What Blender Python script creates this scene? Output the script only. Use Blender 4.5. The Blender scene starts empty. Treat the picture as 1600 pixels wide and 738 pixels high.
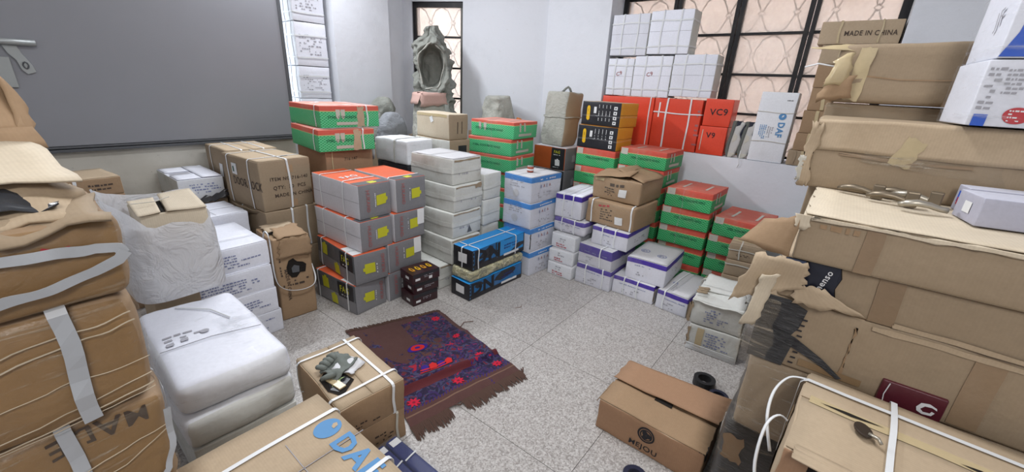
import bpy, bmesh, math, random
from mathutils import Vector, Matrix, noise
PI = math.pi
SC = bpy.context.scene
COL = SC.collection

# ------------------------------------------------------------------ camera
H = 1.38
cam_d = bpy.data.cameras.new('camera'); cam = bpy.data.objects.new('camera', cam_d); COL.objects.link(cam)
cam_d.sensor_width = 36.0; cam_d.sensor_fit = 'HORIZONTAL'; cam_d.lens = 641.15 * 36.0 / 1600.0
cam_d.clip_start = 0.02; cam_d.clip_end = 80
def cam_axes(pitch, roll, yaw):
    f = Vector((0, math.cos(pitch), -math.sin(pitch))); r = Vector((1, 0, 0)); d = f.cross(r)
    c, s = math.cos(roll), math.sin(roll)
    ax = [c * r + s * d, -s * r + c * d, f]
    da = Vector((math.sin(yaw), math.cos(yaw), 0)); db = Vector((-math.cos(yaw), math.sin(yaw), 0))
    return [Vector((v.dot(da), v.dot(db), v.z)) for v in ax]
_r, _d, _f = cam_axes(0.348715616, -0.0516898061, 0.653912478)
_m = Matrix.Identity(4)
for _i in range(3):
    _m[_i][0] = _r[_i]; _m[_i][1] = -_d[_i]; _m[_i][2] = -_f[_i]
_m[2][3] = H
cam.matrix_world = _m
SC.camera = cam

# ------------------------------------------------------------------ light and exposure
SC.view_settings.view_transform = 'Standard'; SC.view_settings.look = 'None'
SC.view_settings.gamma = 1.0; SC.view_settings.use_curve_mapping = False
SC.view_settings.exposure = 0.38
W = bpy.data.worlds.new('daylight'); SC.world = W; W.use_nodes = True
W.node_tree.nodes['Background'].inputs[0].default_value = (0.80, 0.88, 1.0, 1)
W.node_tree.nodes['Background'].inputs[1].default_value = 4.3
def area(name, loc, rot, sx, sy, power, color=(1, 1, 1), spread=PI):
    L = bpy.data.lights.new(name, 'AREA'); L.shape = 'RECTANGLE'; L.size = sx; L.size_y = sy
    L.energy = power; L.color = color; L.spread = spread
    o = bpy.data.objects.new(name, L); COL.objects.link(o); o.location = loc; o.rotation_euler = rot
    return o
# fluorescent tube on the left wall above the niche
area('wall_tube_light', (1.75, 3.55, 2.50), (math.radians(-52), 0, 0), 1.2, 0.10, 38, (0.93, 0.96, 1.0))
area('ceiling_fill_light', (1.35, 0.90, 2.90), (0, 0, 0), 1.2, 0.30, 30, (0.95, 0.97, 1.0))  # unseen fill light added over the middle of the room
area('near_fill_light', (-0.7, -0.7, 2.55), (math.radians(28), math.radians(-28), 0), 1.2, 0.30, 24, (1.0, 0.96, 0.91))  # unseen fill light added from the camera side

# ------------------------------------------------------------------ node helpers
class G:
    """tiny wrapper that writes shader node graphs"""
    def __init__(s, name):
        s.m = bpy.data.materials.new(name); s.m.use_nodes = True
        s.t = s.m.node_tree; s.n = s.t.nodes; s.n.clear()
        s.out = s.n.new('ShaderNodeOutputMaterial')
    def link(s, a, b): s.t.links.new(a, b)
    def put(s, sock, v):
        if v is None: return
        if isinstance(v, bpy.types.NodeSocket): s.link(v, sock)
        elif isinstance(v, (tuple, list)) and len(v) == 3 and sock.type == 'RGBA': sock.default_value = (*v, 1)
        else: sock.default_value = v
    def math(s, op, a, b=None, c=None, clamp=False):
        n = s.n.new('ShaderNodeMath'); n.operation = op; n.use_clamp = clamp
        for i, v in enumerate((a, b, c)): s.put(n.inputs[i], v)
        return n.outputs[0]
    def mix(s, f, a, b, mode='MIX'):
        n = s.n.new('ShaderNodeMix'); n.data_type = 'RGBA'; n.blend_type = mode
        s.put(n.inputs[0], f); s.put(n.inputs[6], a); s.put(n.inputs[7], b)
        return n.outputs[2]
    def uv(s):
        n = s.n.new('ShaderNodeUVMap'); n.uv_map = 'UVMap'
        x = s.n.new('ShaderNodeSeparateXYZ'); s.link(n.outputs[0], x.inputs[0])
        return x.outputs[0], x.outputs[1], n.outputs[0]
    def objco(s):
        n = s.n.new('ShaderNodeTexCoord'); return n.outputs['Object']
    def genco(s):
        n = s.n.new('ShaderNodeTexCoord'); return n.outputs['Object']
    def rnd(s):
        n = s.n.new('ShaderNodeObjectInfo'); return n.outputs['Random']
    def mapping(s, v, scale=(1, 1, 1), loc=(0, 0, 0)):
        n = s.n.new('ShaderNodeMapping'); s.link(v, n.inputs[0]); n.inputs['Scale'].default_value = scale
        n.inputs['Location'].default_value = loc; return n.outputs[0]
    def noise(s, v, scale, detail=3, rough=0.55, dist=0.0):
        n = s.n.new('ShaderNodeTexNoise'); s.put(n.inputs['Vector'], v); n.inputs['Scale'].default_value = scale
        n.inputs['Detail'].default_value = detail; n.inputs['Roughness'].default_value = rough
        n.inputs['Distortion'].default_value = dist
        return n.outputs[0]
    def voro(s, v, scale, feature='F1', out=0):
        n = s.n.new('ShaderNodeTexVoronoi'); n.feature = feature; s.put(n.inputs['Vector'], v)
        n.inputs['Scale'].default_value = scale; return n.outputs[out]
    def ramp(s, f, pts, interp='LINEAR'):
        n = s.n.new('ShaderNodeValToRGB'); s.put(n.inputs[0], f); cr = n.color_ramp; cr.interpolation = interp
        while len(cr.elements) < len(pts): cr.elements.new(0.5)
        for e, (p, c) in zip(cr.elements, pts):
            e.position = p; e.color = (*c, 1) if isinstance(c, tuple) else (c, c, c, 1)
        return n.outputs[0]
    def smooth(s, v, lo, hi):
        n = s.n.new('ShaderNodeMapRange'); n.interpolation_type = 'SMOOTHSTEP'; s.put(n.inputs[0], v)
        n.inputs[1].default_value = lo; n.inputs[2].default_value = hi
        return n.outputs[0]
    def step(s, v, t): return s.math('GREATER_THAN', v, t)
    def band(s, v, a, b): return s.math('MULTIPLY', s.step(v, a), s.math('LESS_THAN', v, b))
    def bump(s, h, strength=0.3, dist=0.002):
        n = s.n.new('ShaderNodeBump'); s.put(n.inputs['Height'], h); n.inputs['Strength'].default_value = strength
        n.inputs['Distance'].default_value = dist; return n.outputs[0]
    def bsdf(s, color, rough=0.8, normal=None, metal=0.0, spec=0.3, **kw):
        n = s.n.new('ShaderNodeBsdfPrincipled'); s.put(n.inputs['Base Color'], color); s.put(n.inputs['Roughness'], rough)
        s.put(n.inputs['Metallic'], metal); s.put(n.inputs['Specular IOR Level'], spec)
        if normal is not None: s.link(normal, n.inputs['Normal'])
        for k, v in kw.items(): s.put(n.inputs[k.replace('_', ' ')], v)
        return n.outputs[0]
    def done(s, sh): s.link(sh, s.out.inputs['Surface']); return s.m
    def wear(s, col, amount=0.25, tint=(0.45, 0.40, 0.34), scale=6):
        """dirt blotches and a little variation from object to object"""
        co = s.objco()
        d = s.smooth(s.noise(co, scale, 5, 0.65), 0.48, 0.78)
        d = s.math('MULTIPLY', d, amount)
        c = s.mix(d, col, tint)
        v = s.math('MULTIPLY_ADD', s.rnd(), 0.14, 0.93)
        f = s.noise(co, 90, 2); v = s.math('MULTIPLY', v, s.math('MULTIPLY_ADD', f, 0.16, 0.92))
        cc = s.n.new('ShaderNodeCombineColor')
        for i in range(3): s.link(v, cc.inputs[i])
        return s.mix(1.0, c, cc.outputs[0], 'MULTIPLY')

def paper_mat(name, col, rough=0.75, wear=0.2, tint=(0.42, 0.36, 0.30), spec=0.25, flutes=0.0, bump=0.25, scale=6):
    g = G(name); c = g.wear(col, wear, tint, scale)
    if flutes:
        u, v, uv = g.uv()
        w = g.math('SINE', g.math('MULTIPLY', u, 900.0))
        c = g.mix(g.math('MULTIPLY_ADD', w, 0.03 * flutes, 0.03 * flutes), c, (0.2, 0.14, 0.09))
    co = g.objco()
    wn = g.n.new('ShaderNodeTexNoise'); g.put(wn.inputs['Vector'], co); wn.inputs['Scale'].default_value = 5
    va = g.n.new('ShaderNodeVectorMath'); va.operation = 'MULTIPLY_ADD'; g.link(wn.outputs[1], va.inputs[0]); va.inputs[1].default_value = (.12, .12, .12); g.link(co, va.inputs[2])
    cr = g.voro(va.outputs[0], 6, 'DISTANCE_TO_EDGE'); cr = g.smooth(cr, 0.0, 0.10)
    hgt = g.math('MULTIPLY_ADD', cr, 0.16, g.math('MULTIPLY', g.noise(co, 16, 5, 0.6), 1.2))
    n = g.bump(hgt, bump, 0.006)
    return g.done(g.bsdf(c, rough, n, spec=spec))

def flat(name, col, rough=0.6, metal=0.0, spec=0.3):
    g = G(name); n = g.noise(g.objco(), 30, 3)
    c = g.mix(g.math('MULTIPLY', n, 0.25), col, tuple(x * 0.75 for x in col))
    return g.done(g.bsdf(c, rough, None, metal, spec))

def band_mat(name, base, bandc, h, bw, wear=0.18, line=None, rough=0.6, stripes=False, lattice=None, tint=(0.42, 0.38, 0.34), wrap=0.0, edge=None):
    """carton side: printed colour band along the top of the face (v in metres), optional lattice print"""
    g = G(name); u, v, uv = g.uv()
    c = base
    if lattice:
        a = g.math('FRACT', g.math('MULTIPLY', g.math('ADD', u, g.math('MULTIPLY', v, 1.4)), 42))
        b = g.math('FRACT', g.math('MULTIPLY', g.math('SUBTRACT', u, g.math('MULTIPLY', v, 1.4)), 42))
        k = g.math('MAXIMUM', g.math('LESS_THAN', a, 0.22), g.math('LESS_THAN', b, 0.22))
        c = g.mix(g.math('MULTIPLY', k, 0.8), c, lattice)
    m = g.step(v, h - bw)
    if stripes:
        st = g.math('LESS_THAN', g.math('FRACT', g.math('MULTIPLY', v, 105)), 0.28)
        bandc = g.mix(g.math('MULTIPLY', st, 0.75), bandc, (0.60, 0.20, 0.12))
    c = g.mix(m, c, bandc)
    if edge: c = g.mix(g.band(v, h - bw - 0.004, h - bw), c, edge)
    if line: c = g.mix(g.band(v, h - bw - 0.009, h - bw - 0.005), c, line)
    c = g.wear(c, wear, tint)
    n = g.bump(g.noise(g.objco(), 24, 4, 0.6), 0.25, 0.003)
    return g.done(g.bsdf(c, rough, n, spec=0.35, Coat_Weight=wrap, Coat_Roughness=0.15))

# ------------------------------------------------------------------ materials
KRAFT = paper_mat('kraft_cardboard', (0.335, 0.225, 0.135), wear=0.25, tint=(0.24, 0.16, 0.10), flutes=1)
TAN = paper_mat('tan_cardboard', (0.46, 0.36, 0.25), wear=0.25, tint=(0.34, 0.25, 0.17), flutes=1)
PALE = paper_mat('pale_cardboard', (0.60, 0.52, 0.40), wear=0.25, tint=(0.42, 0.34, 0.24), flutes=1)
GREYB = paper_mat('grey_brown_cardboard', (0.325, 0.25, 0.170), wear=0.3, tint=(0.24, 0.19, 0.13), flutes=1)
RUST = paper_mat('reddish_cardboard', (0.36, 0.215, 0.13), wear=0.25, tint=(0.22, 0.13, 0.08), flutes=1)
WRAPK = paper_mat('wrapped_cardboard', (0.27, 0.155, 0.062), rough=0.36, wear=0.4, tint=(0.22, 0.13, 0.06), spec=0.5, bump=0.5, scale=9)
WHITE = paper_mat('white_board', (0.70, 0.72, 0.76), wear=0.22, tint=(0.50, 0.50, 0.48), rough=0.6)
WHITEC = paper_mat('clean_white_board', (0.74, 0.76, 0.84), wear=0.12, tint=(0.55, 0.56, 0.60), rough=0.5)
DIRTYW = paper_mat('dirty_white_board', (0.60, 0.61, 0.58), wear=0.55, tint=(0.36, 0.35, 0.30), rough=0.6)
OLDW = paper_mat('old_white_board', (0.62, 0.63, 0.60), wear=0.45, tint=(0.42, 0.40, 0.34), rough=0.7, bump=0.5)
GREYP = paper_mat('grey_print_board', (0.20, 0.20, 0.215), wear=0.12, rough=0.45, spec=0.4)
GREYL = paper_mat('light_grey_board', (0.60, 0.60, 0.64), wear=0.2, tint=(0.4, 0.39, 0.37), rough=0.55)
GREYD = paper_mat('dark_grey_board', (0.105, 0.11, 0.12), wear=0.15, rough=0.45)
BLACKP = paper_mat('black_print_board', (0.018, 0.018, 0.024), wear=0.12, tint=(0.12, 0.12, 0.12), rough=0.4, spec=0.45)
MAROON = paper_mat('maroon_black_board', (0.035, 0.010, 0.014), wear=0.1, tint=(0.1, 0.05, 0.05), rough=0.3, spec=0.5)
MAROON2 = paper_mat('maroon_board', (0.085, 0.012, 0.022), wear=0.1, tint=(0.04, 0.01, 0.01), rough=0.35, spec=0.5)
REDG = paper_mat('red_board', (0.70, 0.065, 0.03), wear=0.15, tint=(0.35, 0.05, 0.03), rough=0.4, spec=0.45)
REDTOP = paper_mat('dusty_red_top', (0.55, 0.13, 0.09), wear=0.5, tint=(0.50, 0.38, 0.30), rough=0.6)
REDPINK = paper_mat('faded_red_top', (0.66, 0.24, 0.19), wear=0.5, tint=(0.66, 0.55, 0.50), rough=0.6)
ORRED = paper_mat('orange_red_board', (0.66, 0.12, 0.045), wear=0.25, tint=(0.40, 0.12, 0.10), rough=0.45)
ORANGE = paper_mat('orange_board', (0.66, 0.31, 0.035), wear=0.2, tint=(0.45, 0.2, 0.05), rough=0.5)
RUSTOR = paper_mat('rust_orange_print', (0.40, 0.09, 0.025), wear=0.25, tint=(0.22, 0.05, 0.02), rough=0.45)
CYAN = paper_mat('bright_blue_print', (0.015, 0.25, 0.62), wear=0.15, tint=(0.25, 0.35, 0.45), rough=0.4, spec=0.4)
BLUEMID = paper_mat('mid_blue_print', (0.02, 0.13, 0.33), wear=0.1, rough=0.4)
GREENF = band_mat('green_lattice_side', (0.012, 0.27, 0.075), (0.58, 0.060, 0.045), 0.147, 0.047, stripes=True, lattice=(0.14, 0.56, 0.27), edge=(0.55, 0.55, 0.2), wear=0.25, tint=(0.3, 0.35, 0.25))
GREENM = band_mat('green_lattice_side_midband', (0.025, 0.34, 0.12), (0.56, 0.08, 0.06), 0.147, 0.035, stripes=True, lattice=(0.20, 0.68, 0.38), edge=(0.5, 0.5, 0.2), wear=0.25, tint=(0.3, 0.35, 0.25))
PURP = band_mat('white_side_purple_band', (0.66, 0.67, 0.75), (0.060, 0.030, 0.30), 0.160, 0.036, line=(0.62, 0.60, 0.66), wrap=0.25)
PURP2 = band_mat('white_side_purple_band_low', (0.66, 0.67, 0.74), (0.060, 0.030, 0.30), 0.138, 0.032, line=(0.62, 0.60, 0.66), wrap=0.25)
PURP3 = band_mat('white_side_purple_band_squashed', (0.62, 0.62, 0.68), (0.065, 0.035, 0.28), 0.120, 0.040, line=(0.62, 0.60, 0.66), wrap=0.4)
PURP4 = band_mat('white_side_purple_band_high', (0.68, 0.69, 0.76), (0.050, 0.025, 0.28), 0.180, 0.038, line=(0.62, 0.60, 0.66), wrap=0.25)
BLUB = band_mat('white_side_blue_band', (0.60, 0.62, 0.70), (0.025, 0.20, 0.56), 0.193, 0.042, wrap=0.35)
WTOP = paper_mat('pale_grey_top', (0.55, 0.55, 0.57), wear=0.3, tint=(0.4, 0.39, 0.38), rough=0.6)
def canvas_mat(name, col):
    g = G(name); co = g.objco()
    c = g.mix(g.smooth(g.noise(co, 5, 4, .6), .4, .75), col, tuple(x * .7 for x in col))
    r1 = g.math('ABSOLUTE', g.math('SUBTRACT', g.noise(g.mapping(co, (1, 1, .5)), 7, 3, .5, 1.2), .5)); r2 = g.math('ABSOLUTE', g.math('SUBTRACT', g.noise(g.mapping(co, (1, 1, 2)), 15, 3, .5, 1.0), .5))
    return g.done(g.bsdf(c, 0.9, g.bump(g.math('MULTIPLY_ADD', r2, .4, r1), 1.0, 0.028), spec=.15))
CANVAS = canvas_mat('grey_canvas', (0.265, 0.275, 0.25)); CANVASL = canvas_mat('light_canvas', (0.42, 0.42, 0.38))
CANVASD = flat('dark_sack_inside', (0.06, 0.065, 0.055), 0.95)
PINKC = paper_mat('pinkish_paper', (0.50, 0.33, 0.29), wear=0.3, rough=0.8)
TAPED = paper_mat('darker_tape_band', (0.265, 0.185, 0.115), rough=0.4, wear=0.1, spec=0.4)
TAPE = paper_mat('brown_tape', (0.30, 0.20, 0.11), rough=0.25, wear=0.1, spec=0.6, bump=0.1)
TAPEY = paper_mat('yellowed_tape', (0.52, 0.42, 0.25), rough=0.3, wear=0.2, spec=0.5, bump=0.1)
STRAP = flat('white_strap', (0.72, 0.74, 0.76), 0.4, spec=0.5)
STRAPG = flat('grey_strap', (0.42, 0.44, 0.47), 0.38, spec=0.5)
STRING = flat('pale_string', (0.62, 0.60, 0.54), 0.8)
INKK = flat('black_ink', (0.02, 0.02, 0.025), 0.6)
INKB = flat('brown_black_ink', (0.07, 0.05, 0.04), 0.7)
INKBL = flat('blue_grey_ink', (0.22, 0.25, 0.42), 0.7)
INKG = flat('grey_ink', (0.36, 0.36, 0.40), 0.7)
INKR = flat('red_ink', (0.45, 0.04, 0.06), 0.6)
INKRF = flat('faded_red_ink', (0.36, 0.13, 0.13), 0.6)
INKGR = flat('dark_green_ink', (0.01, 0.09, 0.05), 0.6)
INKLB = flat('light_blue_ink', (0.10, 0.27, 0.52), 0.6)
INKDB = flat('dark_blue_ink', (0.03, 0.05, 0.22), 0.6)
INKW = flat('white_ink', (0.75, 0.76, 0.78), 0.6)
YEL = flat('yellow_print', (0.55, 0.54, 0.03), 0.5)
YELO = flat('yellow_orange_print', (0.80, 0.47, 0.02), 0.5)
LABEL = flat('white_label', (0.76, 0.77, 0.78), 0.5)
LABELG = flat('beige_label', (0.52, 0.50, 0.44), 0.6)
DARK = flat('dark_inside', (0.015, 0.012, 0.010), 0.95)
REDC = flat('red_circle_print', (0.50, 0.03, 0.04), 0.4)
BLUEP = flat('royal_blue_print', (0.02, 0.10, 0.55), 0.35)
RUBBER = flat('black_rubber', (0.02, 0.02, 0.022), 0.5)
NAVY = flat('navy_plastic', (0.015, 0.025, 0.13), 0.3, spec=0.6)
LEATHER = paper_mat('white_shoe_leather', (0.50, 0.50, 0.49), wear=0.4, rough=0.5)
SHOED = flat('dark_shoe_lining', (0.03, 0.033, 0.05), 0.8)
METALW = flat('satin_brass_metal', (0.23, 0.19, 0.14), 0.42, metal=0.7)
METALL = flat('bright_nickel_metal', (0.44, 0.41, 0.35), 0.38, metal=0.75)
GALV = flat('galvanised_metal', (0.36, 0.38, 0.38), 0.45, metal=0.5)
TINM = flat('tin_red_print', (0.42, 0.11, 0.07), 0.4, metal=0.2)
GLOVE = paper_mat('grey_green_cloth', (0.17, 0.19, 0.175), wear=0.3, tint=(0.05, 0.06, 0.05), rough=0.85, bump=0.8)
CLOTHW = paper_mat('white_cloth', (0.62, 0.63, 0.66), wear=0.2, rough=0.85, bump=0.6)

def glassy(name, tint, transp, rough=0.15, wr=18):
    """crumpled clear film: mostly see-through with glossy creases"""
    g = G(name)
    n = g.bump(g.noise(g.objco(), wr, 5, 0.7, 1.5), 0.9, 0.02)
    p = g.bsdf(tint, rough, n, spec=0.7)
    tr = g.n.new('ShaderNodeBsdfTransparent')
    f = g.smooth(g.noise(g.mapping(g.objco(), (0.45, 0.45, 4)), wr * 0.8, 4, 0.6, 0.8), 0.56, 0.74)
    f = g.math('MULTIPLY_ADD', f, 1 - transp, (1 - transp) * 0.18, clamp=True)
    mx = g.n.new('ShaderNodeMixShader'); g.link(f, mx.inputs[0]); g.link(tr.outputs[0], mx.inputs[1]); g.link(p, mx.inputs[2])
    return g.done(mx.outputs[0])
FILM = glassy('clear_stretch_film', (0.55, 0.47, 0.36), 0.62)
FILMW = glassy('white_stretch_film', (0.78, 0.80, 0.84), 0.72)
def milky(name, col, a):
    g = G(name); n = g.bump(g.math('ABSOLUTE', g.math('SUBTRACT', g.noise(g.objco(), 6, 4, 0.6, 1.5), .5)), 1.0, 0.028)
    p = g.bsdf(col, 0.22, n, spec=0.7); tl = g.n.new('ShaderNodeBsdfTranslucent'); tl.inputs[0].default_value = (*col, 1)
    tr = g.n.new('ShaderNodeBsdfTransparent')
    m1 = g.n.new('ShaderNodeMixShader'); m1.inputs[0].default_value = 0.3; g.link(p, m1.inputs[1]); g.link(tl.outputs[0], m1.inputs[2])
    m2 = g.n.new('ShaderNodeMixShader'); m2.inputs[0].default_value = a; g.link(tr.outputs[0], m2.inputs[1]); g.link(m1.outputs[0], m2.inputs[2])
    return g.done(m2.outputs[0])
BAGM = milky('milky_plastic_bag', (0.80, 0.82, 0.87), 0.84)
def black_film():
    g = G('black_stretch_film'); co = g.objco()
    st = g.noise(g.mapping(co, (1, 2.0, 14)), 9, 5, 0.7, 1.0)
    c = g.ramp(st, [(0.35, (0.010, 0.010, 0.012)), (0.62, (0.045, 0.045, 0.05)), (0.80, (0.20, 0.20, 0.20))])
    n = g.bump(st, 1.0, 0.01)
    return g.done(g.bsdf(c, 0.35, n, spec=0.6))
BFILM = black_film()
def yellow_film():
    g = G('yellowed_wrap'); co = g.objco()
    st = g.noise(g.mapping(co, (1, 1, 1.6)), 22, 4, 0.7, 1.5)
    c = g.ramp(st, [(0.34, (0.16, 0.16, 0.13)), (0.46, (0.30, 0.29, 0.20)), (0.56, (0.50, 0.46, 0.27)), (0.66, (0.66, 0.64, 0.52))])
    return g.done(g.bsdf(c, 0.35, g.bump(st, 0.8, 0.01), spec=0.5))
YFILM = yellow_film()
def wall_mat(name, col, dirt):
    g = G(name); co = g.objco()
    d = g.smooth(g.noise(co, 2.2, 6, 0.7), 0.48, 0.75); s2 = g.smooth(g.noise(co, 22, 4, 0.7), 0.66, 0.74)
    c = g.mix(g.math('MULTIPLY', d, dirt), col, tuple(x * 0.78 for x in col))
    c = g.mix(g.math('MULTIPLY', s2, dirt * 0.8), c, (0.45, 0.42, 0.38))
    n = g.bump(g.noise(co, 12, 6, 0.6), 0.35, 0.01)
    return g.done(g.bsdf(c, 0.75, n, spec=0.2))
WALL = wall_mat('whitewashed_wall', (0.72, 0.745, 0.80), 0.35)
WALLR = wall_mat('stained_lower_wall', (0.62, 0.60, 0.54), 0.8)
CEIL = wall_mat('white_ceiling', (0.78, 0.78, 0.78), 0.15)
def floor_mat():
    g = G('speckled_grey_terrazzo'); co = g.objco()
    a = g.voro(co, 170, out=1)
    bw = g.n.new('ShaderNodeSeparateColor'); g.link(a, bw.inputs[0])
    c = g.ramp(bw.outputs[0], [(0.0, (0.24, 0.222, 0.21)), (0.3, (0.345, 0.325, 0.31)), (0.65, (0.43, 0.41, 0.395)), (1.0, (0.54, 0.525, 0.51))])
    big = g.smooth(g.noise(co, 3.5, 5, 0.65), 0.35, 0.7)
    c = g.mix(g.math('MULTIPLY', big, 0.25), c, (0.37, 0.335, 0.32))
    rn = g.math('MULTIPLY', g.rnd(), 0.08); c = g.mix(rn, c, (0.3, 0.28, 0.27))
    return g.done(g.bsdf(c, 0.38, g.bump(g.noise(co, 60, 3), 0.05, 0.001), spec=0.4))
FLOORM = floor_mat()
GROUT = flat('dark_tile_joint', (0.11, 0.105, 0.10), 0.9)
def steel_mat():
    g = G('grey_painted_steel'); co = g.objco()
    c = g.mix(g.noise(co, 1.5, 3), (0.235, 0.242, 0.268), (0.275, 0.282, 0.308))
    return g.done(g.bsdf(c, 0.42, g.bump(g.noise(co, 3, 2), 0.15, 0.01), spec=0.4))
STEEL = steel_mat()
STEELD = flat('dark_steel_rail', (0.10, 0.105, 0.115), 0.5)
FRAME = paper_mat('black_window_steel', (0.018, 0.018, 0.020), wear=0.3, tint=(0.10, 0.09, 0.08), rough=0.5, bump=0.3)
FRAMEG = flat('grey_window_frame', (0.13, 0.13, 0.12), 0.6)
def pane_mat():
    g = G('dusty_window_glass'); co = g.objco()
    tl = g.n.new('ShaderNodeBsdfTranslucent'); tl.inputs[0].default_value = (0.74, 0.70, 0.66, 1)
    tr = g.n.new('ShaderNodeBsdfTransparent'); tr.inputs[0].default_value = (0.9, 0.9, 0.88, 1)
    gl = g.bsdf((0.5, 0.48, 0.44), 0.3, spec=0.5)
    d = g.smooth(g.noise(co, 5, 5, 0.6), 0.3, 0.8)
    m1 = g.n.new('ShaderNodeMixShader'); g.put(m1.inputs[0], g.math('MULTIPLY_ADD', d, 0.25, 0.30)); g.link(tr.outputs[0], m1.inputs[1]); g.link(tl.outputs[0], m1.inputs[2])
    m2 = g.n.new('ShaderNodeMixShader'); m2.inputs[0].default_value = 0.18; g.link(m1.outputs[0], m2.inputs[1]); g.link(gl, m2.inputs[2])
    return g.done(m2.outputs[0])
PANE = pane_mat()
OUTW = wall_mat('peach_outside_wall', (0.80, 0.62, 0.52), 0.2)

# ------------------------------------------------------------------ object helpers
def link(o, parent=None):
    COL.objects.link(o)
    if parent is not None: o.parent = parent
    return o
def mesh_obj(name, verts, faces, mat, parent=None, smooth=False, mats=None, fmat=None, uvs=None, loc=None):
    me = bpy.data.meshes.new(name); me.from_pydata([tuple(v) for v in verts], [], faces)
    for m in (mats or [mat]): me.materials.append(m)
    if fmat: me.polygons.foreach_set('material_index', fmat)
    if uvs:
        ul = me.uv_layers.new(name='UVMap'); flatuv = [c for uv in uvs for c in uv]; ul.data.foreach_set('uv', flatuv)
    if smooth: me.polygons.foreach_set('use_smooth', [True] * len(me.polygons))
    me.update()
    o = bpy.data.objects.new(name, me); link(o, parent)
    if loc: o.location = loc
    return o
def thing(name, label, cat, group=None, loc=(0, 0, 0), rz=0.0, rot=None):
    o = bpy.data.objects.new(name, None); COL.objects.link(o); o.empty_display_size = 0.05
    o.location = loc; o.rotation_euler = rot or (0, 0, rz)
    o['label'] = label; o['category'] = cat
    if group: o['group'] = group
    return o
def tag(o, label, cat, group=None):
    o['label'] = label; o['category'] = cat
    if group: o['group'] = group
    return o
def struct(o): o['kind'] = 'structure'; return o
class MB:
    def __init__(s): s.v = []; s.f = []
    def box(s, x0, y0, z0, x1, y1, z1):
        b = len(s.v); s.v += [(x, y, z) for z in (z0, z1) for (x, y) in ((x0, y0), (x1, y0), (x1, y1), (x0, y1))]
        s.f += [[b + i for i in q] for q in ((0, 3, 2, 1), (4, 5, 6, 7), (0, 1, 5, 4), (1, 2, 6, 5), (2, 3, 7, 6), (3, 0, 4, 7))]; return s
    def prism(s, pts, z0, z1):
        b = len(s.v); n = len(pts); s.v += [(x, y, z0) for x, y in pts] + [(x, y, z1) for x, y in pts]
        s.f.append([b + i for i in reversed(range(n))]); s.f.append([b + n + i for i in range(n)])
        for i in range(n): j = (i + 1) % n; s.f.append([b + i, b + j, b + n + j, b + n + i])
        return s
    def tube(s, path, r, seg=6, closed=False, flatz=1.0):
        P = [Vector(p) for p in path]; n = len(P); b = len(s.v)
        rr = r if isinstance(r, (list, tuple)) else [r] * n
        up = Vector((0.13, 0.21, 1)).normalized()
        for i, p in enumerate(P):
            t = (P[(i + 1) % n] - P[i - 1]) if closed else (P[min(i + 1, n - 1)] - P[max(i - 1, 0)])
            t.normalize(); a = t.cross(up)
            if a.length < 1e-3: a = t.cross(Vector((1, 0, 0)))
            a.normalize(); c = a.cross(t)
            for k in range(seg):
                th = 2 * PI * k / seg; s.v.append(tuple(p + a * math.cos(th) * rr[i] + c * math.sin(th) * rr[i] * flatz))
        for i in range(n if closed else n - 1):
            j = (i + 1) % n
            for k in range(seg):
                l = (k + 1) % seg; s.f.append([b + i * seg + k, b + j * seg + k, b + j * seg + l, b + i * seg + l])
        if not closed:
            s.f.append([b + k for k in range(seg)]); s.f.append([b + (n - 1) * seg + k for k in reversed(range(seg))])
        return s
    def build(s, name, mat, parent=None, smooth=False, bevel=0.0):
        o = mesh_obj(name, s.v, s.f, mat, parent, smooth)
        if bevel:
            m = o.modifiers.new('bevel', 'BEVEL'); m.width = bevel; m.segments = 2
        return o

def soft(P, k=5):
    """smooth curve through points"""
    P = [Vector(p) for p in P]; out = []
    for i in range(len(P) - 1):
        a, b, c, d = P[max(i - 1, 0)], P[i], P[i + 1], P[min(i + 2, len(P) - 1)]
        for j in range(k):
            t = j / k; out.append(.5 * ((2 * b) + (c - a) * t + (2 * a - 5 * b + 4 * c - d) * t * t + (3 * b - a - 3 * c + d) * t ** 3))
    return out + [P[-1]]
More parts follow.
